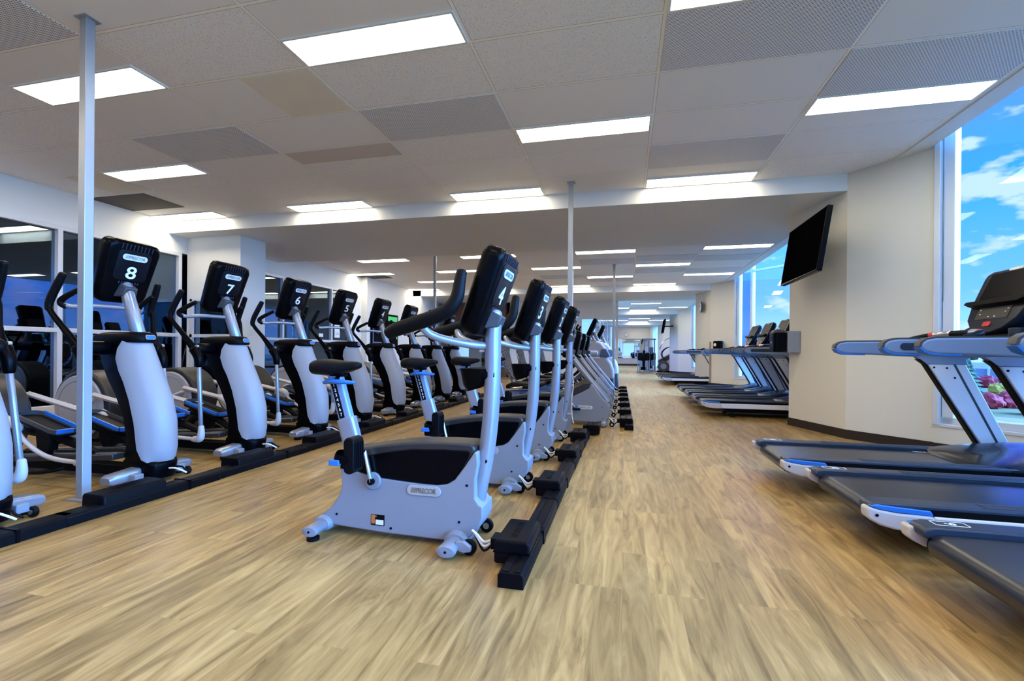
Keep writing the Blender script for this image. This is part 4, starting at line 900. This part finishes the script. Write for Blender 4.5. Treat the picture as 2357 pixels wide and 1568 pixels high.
# ============================================================ RECUMBENT BIKES (front at +x)
def make_recumbent(label):
    t = thing('recumbent_bike', label, 'exercise bike', (0, 0, 0), 0, 'recumbent bikes behind the steel pole')
    sh = [(-.55, .06), (-.55, .25), (-.28, .385), (-.06, .500), (-.01, .535), (.03, .50), (.085, .42), (.135, .345), (.165, .325), (.195, .31), (.225, .24), (.232, .17), (.215, .09), (.17, .05), (.02, .035)]
    b = obj('frame_cover', MB().prism(sh, -.10, .10), M_grey, t, bevel=.014, seg=3)
    obj('top_cover', MB().prism([(-.56, .20), (-.56, .30), (-.40, .40), (-.10, .545), (-.03, .555), (-.005, .53), (-.03, .47), (-.10, .43), (-.30, .33)], -.104, .104), M_taupe, t, bevel=.02, seg=3)
    obj('badge', MB().prism(rr(-.19, .01, .205, .248, .02, 5), -.105, -.098), M_badge, b, bevel=.002)
    text('badge_lettering', '///PRECOR', .034, M_otext, b, frameT((-.09, -.106, .227), (1, 0, 0), (0, 0, 1)), width=.15)
    bo = MB()
    for x, z in ((.13, .24), (.14, .09)): bo.cyl((x, -.101, z), .006, .004, 'y', 10)
    obj('bolt', bo, M_mattb, b)
    obj('column', MB().tube([(.195, 0, .30), (.10, 0, .42), (-.02, 0, .56), (-.14, 0, .705), (-.25, 0, .85), (-.32, 0, .97)], .040, seg=16, sub=4, flat=1.2, updir=(0, 0, 1)), M_silver, t)
    console(t, (-.305, 0, 1.06), w=.33, h=.40, t=.09, tilt=math.radians(12), detail=False)
    for s in (-1, 1):
        obj('handlebar', MB().tube([(-.24, 0, .86), (-.27, s*.14, .88), (-.33, s*.20, .92), (-.42, s*.21, .90)], .016, seg=10, sub=4), M_mattb, t)
    # rail, seat, feet
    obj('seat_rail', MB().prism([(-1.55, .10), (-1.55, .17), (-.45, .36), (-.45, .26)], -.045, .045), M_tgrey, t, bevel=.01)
    obj('base_beam', MB().box(-1.55, .15, -.035, .035, .045, .085), M_dgrey, t, bevel=.006)
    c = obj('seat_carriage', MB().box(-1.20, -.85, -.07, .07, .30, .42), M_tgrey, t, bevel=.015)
    obj('adjust_lever', MB().tube([(-.95, -.09, .38), (-.75, -.12, .36), (-.60, -.12, .33)], .011, seg=8, sub=3), M_blue, c)
    obj('seat_cushion', MB().prism([(-1.12, .45), (-1.12, .50), (-1.05, .53), (-.78, .52), (-.66, .54), (-.64, .50), (-.70, .45)], -.21, .21), M_rub, t, bevel=.025, seg=3)
    Tb = Matrix.Translation((-1.02, 0, .60)) @ Matrix.Rotation(math.radians(-23), 4, 'Y')
    bk = obj('backrest', MB().loft([[Tb @ Vector((dx+.05*math.cos(y/w_*1.3)-.05, y, z)) for y in [-w_+2*w_*k/12 for k in range(13)]] + [Tb @ Vector((dx-.03+.05*math.cos(y/w_*1.3)-.05, y, z)) for y in [w_-2*w_*k/12 for k in range(13)]] for z, w_, dx in ((-.03, .16, .05), (.02, .20, .03), (.20, .21, .0), (.38, .18, .03), (.46, .14, .05), (.48, .10, .06))]), M_weave, t)
    obj('backrest_frame', MB().tube([Tb @ Vector(p) for p in ((-.05, .12, -.05), (-.045, .19, .2), (-.02, .12, .46), (-.02, -.12, .46), (-.045, -.19, .2), (-.05, -.12, -.05))], .014, seg=8, sub=4), M_silver, bk)
    for s in (-1, 1):
        g = obj('side_handle', MB().tube([(-1.05, s*.20, .46), (-.95, s*.30, .47), (-.70, s*.31, .50)], .014, seg=8, sub=3), M_steel, t)
        obj('grip', MB().tube([(-.86, s*.308, .48), (-.66, s*.31, .505)], .021, seg=10, sub=1), M_rub, g)
        obj('crank', MB().tube([(-.30, s*.12, .33), (-.30-s*.10, s*.125, .33+s*.12)], .012, seg=8, sub=1), M_steel, t)
        pd = obj('pedal', MB().box(-.36-s*.10, -.24-s*.10, min(s*.14, s*.23), max(s*.14, s*.23), .32+s*.12, .345+s*.12), M_mattb, t, bevel=.006)
        obj('strap_buckle', MB().box(-.30-s*.1, -.26-s*.1, s*.235-.012, s*.235+.012, .36+s*.12, .385+s*.12), M_blue, pd, bevel=.003)
        wheel('castor', t, (.255, s*.17, .033), .032, .022)
    for x in (.155, -1.45):
        ft = obj('stabiliser', MB().tube([(x, -.25, .042), (x, .25, .042)], .036, seg=16, sub=1), M_silver, t)
        obj('levelling_foot', MB().cyl((x, -.20, .006), .028, .012, 'z', 14), M_rub, ft)
        obj('levelling_foot', MB().cyl((x, .20, .006), .028, .012, 'z', 14), M_rub, ft)
    for k, m_ in enumerate((M_paper, M_rub)):
        obj('cable', MB().tube([(.22, -.02+.03*k, .07), (.28, -.06, .09), (.34, -.10+.02*k, .05)], .006, seg=6, sub=4), m_, t)
    return t
rb = make_recumbent('recumbent bike nearest the steel pole, most of its grey shroud showing')
rb.location = (-.40, 6.20, 0)
for y, l in ((7.15, 'second recumbent bike behind the steel pole'), (8.10, 'third recumbent bike behind the steel pole'), (9.03, 'farthest recumbent bike, just before the tall white trainers')):
    dup(rb, (-.40, y, 0), l)
# ============================================================ TALL MOTION TRAINERS
M_pearl = mat('pearl_white_shell', (.55, .55, .62), .4, noise=.02, nscale=5)
M_bluegrey = mat('blue_grey_band', (.10, .14, .24), .4, noise=.03, nscale=5)
def make_motion(label):
    t = thing('motion_trainer', label, 'exercise machine', (0, 0, 0), 0, 'tall white motion trainers')
    obj('lower_shell', MB().prism([(-.45, .45), (-.42, .66), (-.30, .86), (.02, .865), (.08, .84), (.17, .72), (.215, .58), (.225, .40), (.05, .385), (-.25, .40)], -.19, .19), M_pearl, t, bevel=.05, seg=3)
    obj('upper_shell', MB().prism([(-.40, .96), (-.37, 1.08), (-.28, 1.14), (-.16, 1.185), (-.05, 1.15), (.05, 1.02), (.10, .92), (.02, .86), (-.30, .86)], -.17, .17), M_pearl, t, bevel=.04, seg=3)
    obj('middle_band', MB().prism([(-.07, .845), (-.05, 1.01), (.055, 1.025), (.125, .90), (.135, .845)], -.195, .195), M_bluegrey, t, bevel=.02)
    obj('base_housing', MB().prism([(-.60, .03), (-.58, .35), (-.42, .50), (.215, .42), (.235, .05), (.20, .03)], -.175, .175), M_dgrey, t, bevel=.03)
    for s in (-1, 1):
        obj('shoulder', MB().tube([(-.12, s*.25, .925), (-.50, s*.25, .925), (-.58, s*.25, .93)], [.055, .055, .045], seg=16, sub=1), M_pearl, t)
        a = obj('swing_arm', MB().tube([(-.48, s*.27, .95), (-.42, s*.28, 1.15), (-.55, s*.29, 1.35), (-.50, s*.28, 1.50)], [.03, .02, .02, .02], seg=10, sub=4), M_mattb, t)
        obj('fixed_rail', MB().tube([(-.10, s*.12, 1.16), (-.30, s*.20, 1.20), (-.55, s*.22, 1.12)], .014, seg=8, sub=3), M_steel, t)
        obj('pedal_arm', MB().tube([(-.50, s*.20, .80), (-.85, s*.20, .40), (-1.05, s*.18, .28)], .03, seg=8, sub=3), M_mattb, t)
        obj('pedal', MB().box(-1.32, -.92, min(s*.10, s*.26), max(s*.10, s*.26), .24, .275), M_mattb, t, bevel=.01)
    obj('base_beam', MB().box(-1.55, .20, -.06, .06, .03, .10), M_mattb, t, bevel=.01)
    obj('rear_bar', MB().box(-1.56, -1.46, -.35, .35, .0, .07), M_mattb, t, bevel=.01)
    obj('front_bar', MB().box(.12, .22, -.30, .30, .0, .07), M_mattb, t, bevel=.01)
    obj('post', MB().tube([(-.08, 0, 1.12), (-.20, 0, 1.35)], .035, seg=14, sub=1), M_silver, t)
    console(t, (-.235, 0, 1.455), w=.36, h=.40, t=.09, tilt=math.radians(25), detail=False)
    return t
mo = make_motion('tall white motion trainer nearest the recumbent bikes'); mo.location = (-.42, 9.90, 0)
dup(mo, (-.56, 11.38, 0), 'middle tall white motion trainer behind the distant pole')
dup(mo, (-.36, 12.3, 0), 'farthest tall white motion trainer before the mirror')
# second row of floor boxes
for i, (y, l) in enumerate(((5.98, 'nearest black floor box of the far aisle row, beside the recumbent bike foot'), (6.92, 'second black floor box of the far aisle row'), (7.87, 'third black floor box of the far aisle row'),
                            (8.82, 'fourth black floor box of the far aisle row'), (9.77, 'fifth black floor box of the far aisle row'), (10.72, 'sixth black floor box, beside the distant pole'), (11.67, 'farthest black floor box of the far aisle row'))):
    o = dup(fb, (.115-.008*i, y, 0), l); o['group'] = 'black floor boxes of the far aisle row'
# ============================================================ TELEVISION, DISPENSERS, CLOCKS, DISPLAY
t = thing('television', 'large black flat television hung on the right column, tilted down', 'television', (1.955, 5.90, 2.115), 0)
Tt = Matrix.Rotation(math.radians(8.5), 4, 'Y')
tv = obj('cabinet', MB().box(-.022, .03, -.565, .565, -.335, .335, T=Tt), M_black, t, bevel=.006)
obj('screen', MB().box(-.0235, -.021, -.55, .55, -.318, .320, T=Tt), M_tv, t, smooth=0)
obj('wall_bracket', MB().box(.03, .06, -.2, .25, -.18, .18, T=Tt), M_mattb, t, bevel=.004)
obj('bracket_arm', MB().tube([(.05, .2, 0), (.12, .42, 0), (.28, .45, 0)], .022, seg=8, sub=1), M_mattb, t)
obj('wall_plate', MB().box(.262, .280, .38, .56, -.14, .14), M_mattb, t)
obj('indicator', MB().box(-.026, -.02, -.02, .0, -.332, -.328, T=Tt), M_red, tv, smooth=0)
t = thing('wipe_dispenser', 'black wipe dispenser on a grey bracket on the near column', 'dispenser', (2.02, 6.80, 0), 0, 'wall wipe dispensers')
obj('bracket', MB().box(.02, .17, -.11, .10, .955, 1.235), M_grey, t, bevel=.01)
d = obj('canister', MB().prism(rr(-.14, .02, -.12, .12, .05, 6), .965, 1.215, axis='z'), M_black, t, bevel=.012)
obj('lid', MB().loft([[(-.06+x*k, y*k, z) for x, y in rr(-.08, .08, -.12, .12, .05, 6)] for k, z in ((1, 1.215), (.7, 1.25), (.3, 1.262))]), M_dgrey, t)
obj('wipe_tip', MB().ball((-.06, 0, 1.27), .02, .02, .018, 10, 6), M_paper, t)
obj('keyhole', MB().cyl((-.141, 0, 1.09), .018, .006, 'x', 14), M_steel, d)
t = thing('wipe_dispenser', 'small black wipe dispenser with round white badge on the second column', 'dispenser', (2.60, 14.08, 0), math.atan2(BD.y, BD.x), 'wall wipe dispensers')
d = obj('canister', MB().box(-.12, .12, -.16, -.02, 1.05, 1.30), M_black, t, bevel=.03, seg=3)
obj('bracket', MB().box(-.10, .10, -.03, .04, 1.03, 1.28), M_grey, t)
obj('badge', MB().cyl((-.04, -.163, 1.19), .045, .006, 'y', 18), M_text, d)
obj('wipe_tip', MB().tube([(0, -.09, 1.30), (.01, -.09, 1.36), (.04, -.09, 1.34)], .012, seg=6, sub=3), M_paper, t)
tag(obj('corner_guard', MB().box(-.02, .015, -.02, .02, .10, 1.28), mat('tan_wood', (.35, .26, .17), .5, noise=.1, nscale=10), loc=(2.40, 14.45, 0)), 'narrow tan corner guard strip on the edge of the second column', 'corner guard')
def clock(label, loc, rz):
    t = thing('wall_clock', label, 'clock', loc, rz, 'round wall clocks')
    obj('case', MB().cyl((0, 0, 0), .16, .045, 'x', 32), M_dgrey, t, bevel=.008)
    f = obj('dial', MB().cyl((-.0235, 0, 0), .143, .004, 'x', 32), M_text, t)
    m = MB()
    for k in range(12): m.box(-.027, -.0255, -.004, .004, .115, .135, T=Matrix.Rotation(k*PI/6, 4, 'X'))
    obj('hour_marks', m, M_black, f, smooth=0)
    obj('hour_hand', MB().box(-.029, -.0275, -.005, .005, -.015, .075, T=Matrix.Rotation(.9, 4, 'X')), M_black, t, smooth=0)
    obj('minute_hand', MB().box(-.031, -.0295, -.0035, .0035, -.02, .11, T=Matrix.Rotation(-1.0, 4, 'X')), M_black, t, smooth=0)
    return t
clock('round wall clock seen edge-on on the aisle face of the second column', (2.205, 14.85, 2.32), 0)
clock('round white wall clock on the far end wall above the mirror', (.13, FARY-.035, 2.36), PI/2)
t = thing('television', 'small dark television hung on a far right column', 'television', (1.80, 23.35, 2.22), 0)
obj('cabinet', MB().box(-.03, .03, -.5, .5, -.33, .33, T=Matrix.Rotation(math.radians(9), 4, 'Y')), M_black, t, bevel=.006)
obj('screen', MB().box(-.033, -.029, -.48, .48, -.31, .31, T=Matrix.Rotation(math.radians(9), 4, 'Y')), M_tv, t, smooth=0)
obj('wall_bracket', MB().tube([(.03, 0, 0), (.44, .1, .02)], .03, seg=8, sub=1), M_mattb, t)
t = thing('display_board', 'black framed display board with green and blue lit strips on the left wall', 'display', (-6.875, 12.55, 1.55), 0)
obj('frame', MB().box(0, .04, -.78, .78, -.48, .48), M_black, t, bevel=.005)
obj('screen', MB().box(.04, .043, -.74, .74, -.44, .44), M_screen, t, smooth=0)
obj('green_strip', MB().box(.043, .045, .15, .72, .28, .42).box(.043, .045, .66, .72, -.25, .28), M_ledg, t, smooth=0)
obj('blue_strip', MB().box(.043, .045, -.72, .10, -.42, -.36).box(.043, .045, -.72, -.67, -.36, .40), M_ledb, t, smooth=0)
t = thing('notice', 'white paper notice taped inside the left glass near the wall column', 'sign', (-7.0969, 10.55, 1.42), 0)
obj('sheet', MB().box(.0, .003, -.11, .11, -.16, .16), M_paper, t, smooth=0)
obj('printed_lines', MB().box(.003, .004, -.06, .06, .06, .09).box(.003, .004, -.07, .07, -.05, -.04).box(.003, .004, -.07, .07, -.09, -.08), M_btext, t, smooth=0)
t = thing('notice', 'small white sticker on the glass transom near the fifth elliptical', 'sign', (-7.0969, 9.9, 1.30), 0)
obj('sheet', MB().box(.0, .003, -.08, .08, -.04, .04), M_paper, t, smooth=0)
# cable ties and cord on the pole
t = thing('cable', 'white cable tied down the side of the grey steel pole', 'cable', (-.635, 5.60, 0), 0)
obj('cord', MB().tube([(.034, -.02, 1.9), (.034, -.03, .9), (.050, -.03, .55), (.036, -.03, .40), (.038, -.03, .2), (.06, -.05, .10)], .006, seg=6, sub=5), M_paper, t)
for z in (.62, .42, .2): obj('cable_tie', MB().box(-.034, .040, -.034, .034, z, z+.008), M_paper, t, smooth=0)
# ============================================================ FAR MACHINES
def make_climber(label, loc):
    t = thing('climber', label, 'stair climber', loc)
    obj('body', MB().prism([(.15, .08), (.35, .55), (1.05, 1.05), (1.30, 1.05), (1.30, .08)], -.22, .22), M_pearl, t, bevel=.03)
    obj('sloped_rail', MB().prism([(-.02, .48), (.02, .62), (1.05, 1.22), (1.15, 1.12), (.30, .55), (.25, .42)], -.30, .30), M_taupe, t, bevel=.03)
    w_ = obj('drive_wheel', MB().cyl((.22, -.27, .30), .27, .10, 'y', 36), M_dgrey, t, bevel=.02)
    obj('hub', MB().cyl((.22, -.33, .30), .14, .03, 'y', 28), M_silver, w_)
    obj('steps', MB().box(.0, .9, -.2, .2, .12, .2).box(.2, .9, -.2, .2, .32, .4).box(.45, .9, -.2, .2, .55, .62), M_mattb, t, smooth=0)
    for s in (-1, 1):
        obj('handrail', MB().tube([(.25, s*.30, .62), (.15, s*.32, .95), (.40, s*.32, 1.22), (.85, s*.30, 1.28), (1.15, s*.2, 1.35)], .02, seg=8, sub=4), M_mattb, t)
        obj('upper_rail', MB().tube([(.05, s*.30, 1.15), (.25, s*.30, 1.55), (.7, s*.28, 1.78), (1.2, s*.2, 1.95)], .018, seg=8, sub=4), M_steel, t)
    obj('post', MB().box(1.12, 1.22, -.05, .05, 1.0, 1.5), M_silver, t)
    obj('display', MB().box(1.08, 1.14, -.16, .16, 1.38, 1.68), M_mattb, t, bevel=.02)
    obj('base', MB().box(-.05, 1.35, -.28, .28, 0, .09), M_mattb, t, bevel=.01)
    return t
make_climber('stair climber with a round drive wheel, beyond the last treadmills', (1.66, 24.5, 0))
def make_press(label, loc):
    t = thing('weight_machine', label, 'weight machine', loc, 0, 'weight machines at the far end')
    for s in (-1, 1):
        f = obj('side_frame', MB().tube([(s*.27, -.3, .03), (s*.27, -.3, .85), (s*.25, -.28, .95), (s*.1, -.2, .98)], .022, seg=8, sub=4), M_silver, t)
        obj('side_pad', MB().prism(rr(s*.17-.11, s*.17+.11, .58, .95, .06, 4), -.34, -.26), M_mattb, t, bevel=.02)
        obj('shin_roller', MB().cyl((s*.13, -.30, .42), .075, .30, 'z', 18), M_silver, t)
    obj('back_pad', MB().box(-.055, .055, -.40, -.30, .55, 1.08), M_mattb, t, bevel=.02)
    obj('seat', MB().box(-.17, .17, -.25, .20, .42, .50), M_mattb, t, bevel=.02)
    obj('weight_stack', MB().box(-.12, .12, .22, .42, .10, .80), M_mattb, t, bevel=.004)
    obj('stack_frame', MB().box(-.18, -.14, .2, .44, 0, 1.0).box(.14, .18, .2, .44, 0, 1.0).box(-.18, .18, .2, .44, .97, 1.02), M_silver, t, smooth=0)
    obj('base', MB().box(-.30, .30, -.35, .45, 0, .05), M_silver, t, bevel=.01)
    return t
p = make_press('weight machine with two black side pads, nearest at the far end', (.92, 24.0, 0))
dup(p, (1.35, 26.6, 0), 'silver weight machine standing right behind the padded one')
t = thing('cable_tower', 'tall silver cable tower with a blue weight stack at the far end', 'weight machine', (1.22, 25.2, 0))
for x in (-.22, .0, .28): obj('upright', MB().box(x-.03, x+.03, -.04, .04, .0, 1.68), M_silver, t, bevel=.008)
obj('top_beam', MB().box(-.28, .36, -.05, .05, 1.62, 1.70), M_silver, t, bevel=.01)
obj('weight_stack', MB().box(.03, .22, -.08, .08, .95, 1.25), M_bluegrey, t)
obj('guard_panel', MB().box(-.16, -.03, -.06, .06, .1, 1.3), M_paper, t)
obj('base', MB().box(-.3, .4, -.3, .3, 0, .05), M_silver, t)
# ============================================================ STUDIO BEHIND THE GLASS
def make_spin(label, loc, rz):
    t = thing('spin_bike', label, 'exercise bike', loc, rz, 'spin bikes behind the glass')
    obj('frame', MB().tube([(-.35, 0, .12), (-.15, 0, .45), (.35, 0, .60), (.45, 0, .12)], .035, seg=10, sub=3), M_steel, t)
    obj('flywheel', MB().cyl((.40, 0, .30), .24, .05, 'y', 32), M_mattb, t)
    obj('seat_post', MB().tube([(-.18, 0, .42), (-.30, 0, .90)], .022, seg=8, sub=1), M_steel, t)
    obj('saddle', MB().box(-.42, -.14, -.08, .08, .88, .94), M_rub, t, bevel=.025, seg=3)
    obj('handle_post', MB().tube([(.30, 0, .58), (.38, 0, 1.0)], .022, seg=8, sub=1), M_steel, t)
    obj('handlebar', MB().tube([(.62, -.14, 1.07), (.50, -.18, 1.03), (.36, -.20, 1.03), (.34, 0, 1.03), (.36, .20, 1.03), (.50, .18, 1.03), (.62, .14, 1.07)], .017, seg=8, sub=4), M_rub, t)
    for x in (-.4, .5): obj('foot_bar', MB().box(x-.04, x+.04, -.26, .26, 0, .06), M_mattb, t)
    return t
make_spin('spin bike behind the glass at the left picture edge, only bars showing', (-7.75, 3.55, 0), .3)
make_spin('spin bike behind the glass between ellipticals eight and seven', (-8.1, 6.75, 0), 1.2)
zz = 0
random.seed(3)
for k in range(26):
    m = tag(obj('exercise_mat', MB().prism(rr(-.60, .60, -.31, .31, .05, 2), 0, .034, axis='z'), M_mat, None, (-8.65+random.uniform(-.02, .02), 4.35+random.uniform(-.03, .03), k*.0345), smooth=0) if k == 0 else mats0.copy(), None)
    if k == 0: mats0 = m; m['group'] = 'stacked dark blue mats'; m['category'] = 'exercise mat'; m['label'] = 'dark blue exercise mat on the floor, bottom of the stack behind the left glass'
    else: COL.objects.link(m); m.location = (-8.65+random.uniform(-.03, .03), 4.35+random.uniform(-.05, .05), k*.0345); m['label'] = ('dark blue exercise mat, topmost of the stack behind the left glass' if k == 25 else 'dark blue exercise mat, %s from the floor in the stack behind the left glass' % (['', 'second', 'third', 'fourth', 'fifth', 'sixth', 'seventh', 'eighth', 'ninth', 'tenth', 'eleventh', 'twelfth', 'thirteenth', 'fourteenth', 'fifteenth', 'sixteenth', 'seventeenth', 'eighteenth', 'nineteenth', 'twentieth', 'twenty-first', 'twenty-second', 'twenty-third', 'twenty-fourth', 'twenty-fifth'][k]))
sh = thing('ball_rack', 'dark rack holding gym balls behind the left glass', 'rack', (-9.6, 7.6, 0))
for y in (-.9, .9): obj('post', MB().box(-.03, .03, y-.03, y+.03, 0, 1.3), M_mattb, sh)
obj('rail', MB().box(-.2, -.16, -.95, .95, 1.05, 1.09), M_mattb, sh); obj('rail', MB().box(.16, .2, -.95, .95, 1.05, 1.09), M_mattb, sh)
for i, (y, r, l) in enumerate(((-.55, .30, 'dark round gym ball on the left of the rack behind the glass'), (.05, .28, 'middle gym ball on the rack behind the glass'), (.60, .24, 'small gym ball on the right of the rack behind the glass'))):
    b = MB().ball((0, 0, 0), r, r, r, 28, 16); tag(obj('gym_ball', b, M_ball, None, (-9.6, 7.6+y, 1.09+(r*r-.16*.16)**.5)), l, 'gym ball', 'gym balls on the rack')
# ============================================================ GARDEN OUTSIDE
GZ = -.35
struct('ground', MB().box(2.0, 90, -60, 120, GZ-.1, GZ).box(-60, 2.0, -60, -3.7, GZ-.1, GZ).box(-60, -1.25, 20.7, 120, GZ-.1, GZ), M_lawn, smooth=0)
def blob(r, sq=.8, seed=1, n=3, amp=.22):
    rnd = random.Random(seed); b = bmesh.new(); bmesh.ops.create_icosphere(b, subdivisions=n, radius=r)
    ph = [(rnd.uniform(2, 6), rnd.uniform(0, 6.28), Vector((rnd.uniform(-1, 1), rnd.uniform(-1, 1), rnd.uniform(-1, 1)))) for _ in range(7)]
    for v in b.verts:
        d = v.co.normalized(); s = sum(math.sin(f*d.dot(q)*2+p) for f, p, q in ph)/7
        v.co *= 1+amp*s*2+rnd.uniform(-.09, .09); v.co.z *= sq
    m = MB(); m.b.free(); m.b = b; return m
def at(ang, dist): a = math.radians(ang); return dist*math.sin(a), dist*math.cos(a)
for ang, d, r, m, l, kd in ((29.9, 13.6, .34, M_bushg, 'green shrub right below the near window frame', 'shrub'), (31.95, 16.6, .27, M_bushr, 'red leaved shrub beyond the near window', 'shrub'), (33.2, 17.2, .27, M_bushr, 'second red leaved shrub to the right outside the near window', 'shrub'),
                      (31.0, 15.2, .18, M_bushy, 'small yellow green shrub before the red one', 'shrub'), (34.9, 15.5, .35, M_bushr, 'dark red shrub at the right edge outside', 'shrub'), (31.8, 27.5, .35, M_bushr, 'purplish shrub bed farther out on the lawn', 'shrub'), (33.4, 28.5, .35, M_bushr, 'second purplish shrub farther out on the lawn', 'shrub'),
                      (32.6, 23.0, .28, M_bushy, 'pale yellow shrub in the middle of the lawn', 'shrub')):
    x, y = at(ang, d); tag(obj('shrub', blob(r, .8, int(ang*7)), m, None, (x, y, GZ+r*.55), smooth=0), l, kd, 'garden shrubs')
struct('ground_2', MB().prism([at(24, 10.5), at(24, 14.2), at(30, 14.2), at(36, 14.2), at(50, 14), at(50, 8), at(36, 8)], GZ+.001, GZ+.012, axis='z'), M_mulch, smooth=0)
def tree(ang, d, h, r, m, label, conif=False, seed=1):
    x, y = at(ang, d)
    t = thing('conifer_tree' if conif else 'leafy_tree', label, 'tree', (x, y, GZ), 0, 'garden trees')
    obj('trunk', MB().cyl((0, 0, h*.25), .05*h/3, h*.5, 'z', 10, .03*h/3), M_bark, t)
    if conif:
        b = MB(); rnd = random.Random(seed)
        for k in range(9):
            z0 = h*(.10+.095*k); rr_ = r*(1-k/10)
            b.loft([[(q*rr_*(1+.18*math.sin(5*a+k)+rnd.uniform(-.1, .1))*math.cos(a), q*rr_*(1+.18*math.sin(5*a+k)+rnd.uniform(-.1, .1))*math.sin(a), z) for a in [2*PI*j/18 for j in range(18)]] for q, z in ((.15, z0+.05), (1, z0), (.45, z0+h*.09), (.08, z0+h*.16))])
        obj('foliage', b, m, t, smooth=0)
    else: obj('foliage', blob(r, .85, seed, 4, .3), m, t, (0, 0, h-r*.7), smooth=0)
tree(30.75, 21.0, 1.25, .42, M_conif, 'small dark green conifer on the lawn outside the near window', True, 3)
for i, (a, d, h, r, w_) in enumerate(((30.0, 42, 2.3, .95, 'left hand'), (33.6, 42, 2.4, 1.0, 'pale'), (37.4, 41, 2.6, 1.0, 'third'), (42, 41, 2.7, 1.1, 'fourth'), (47, 41, 2.6, 1.1, 'fifth'), (53, 41, 2.8, 1.2, 'sixth'), (60, 41, 2.7, 1.2, 'last'))):
    tree(a, d, h, r, M_bushy if i % 2 else M_bushg, '%s leafy tree behind the garden fence' % w_, seed=i+5)
for i, (a, d, h, r, w_) in enumerate(((15.3, 60, 3.0, 1.3, 'left'), (17.6, 48, 2.9, 1.2, 'right'))):
    tree(a, d, h, r, M_bushg, '%s one of two low trees seen through the middle window' % w_, seed=i+30)
fc = thing('garden_fence', 'grey boarded fence with pale posts across the lawn', 'fence', (0, 0, GZ))
pts = [at(a, 36) for a in range(22, 76, 2)]
for (x0, y0), (x1, y1) in zip(pts, pts[1:]):
    d = Vector((x1-x0, y1-y0, 0)); T = Matrix.Translation((x0, y0, 0)) @ Matrix.Rotation(math.atan2(d.y, d.x), 4, 'Z')
    obj('fence_panel', MB().box(0, d.length, -.02, .02, .05, .62, T=T), M_fence, fc, smooth=0)
    obj('fence_post', MB().box(-.05, .05, -.06, .06, 0, .66, T=T), M_white, fc, smooth=0)
# reflected side: fir tree south of the building
def stree(x, y, h, r, label, conif, seed):
    t = thing('conifer_tree', label, 'tree', (x, y, GZ), 0, 'courtyard trees')
    b = MB(); rnd = random.Random(seed)
    for k in range(10):
        z0 = h*(.05+.09*k); rr_ = r*(1-k/11)
        b.loft([[(q*rr_*(1+.2*math.sin(5*a+k)+rnd.uniform(-.1, .1))*math.cos(a), q*rr_*(1+.2*math.sin(5*a+k)+rnd.uniform(-.1, .1))*math.sin(a), z) for a in [2*PI*j/18 for j in range(18)]] for q, z in ((.15, z0+.05), (1, z0), (.45, z0+h*.09), (.05, z0+h*.16))])
    obj('foliage', b, M_conif, t, smooth=0); obj('trunk', MB().cyl((0, 0, h*.5), .12, h, 'z', 10, .03), M_bark, t)
stree(-2.15, 46.0, 4.3, 1.0, 'fir tree seen through the partition glass beside the white trainers', True, 4)
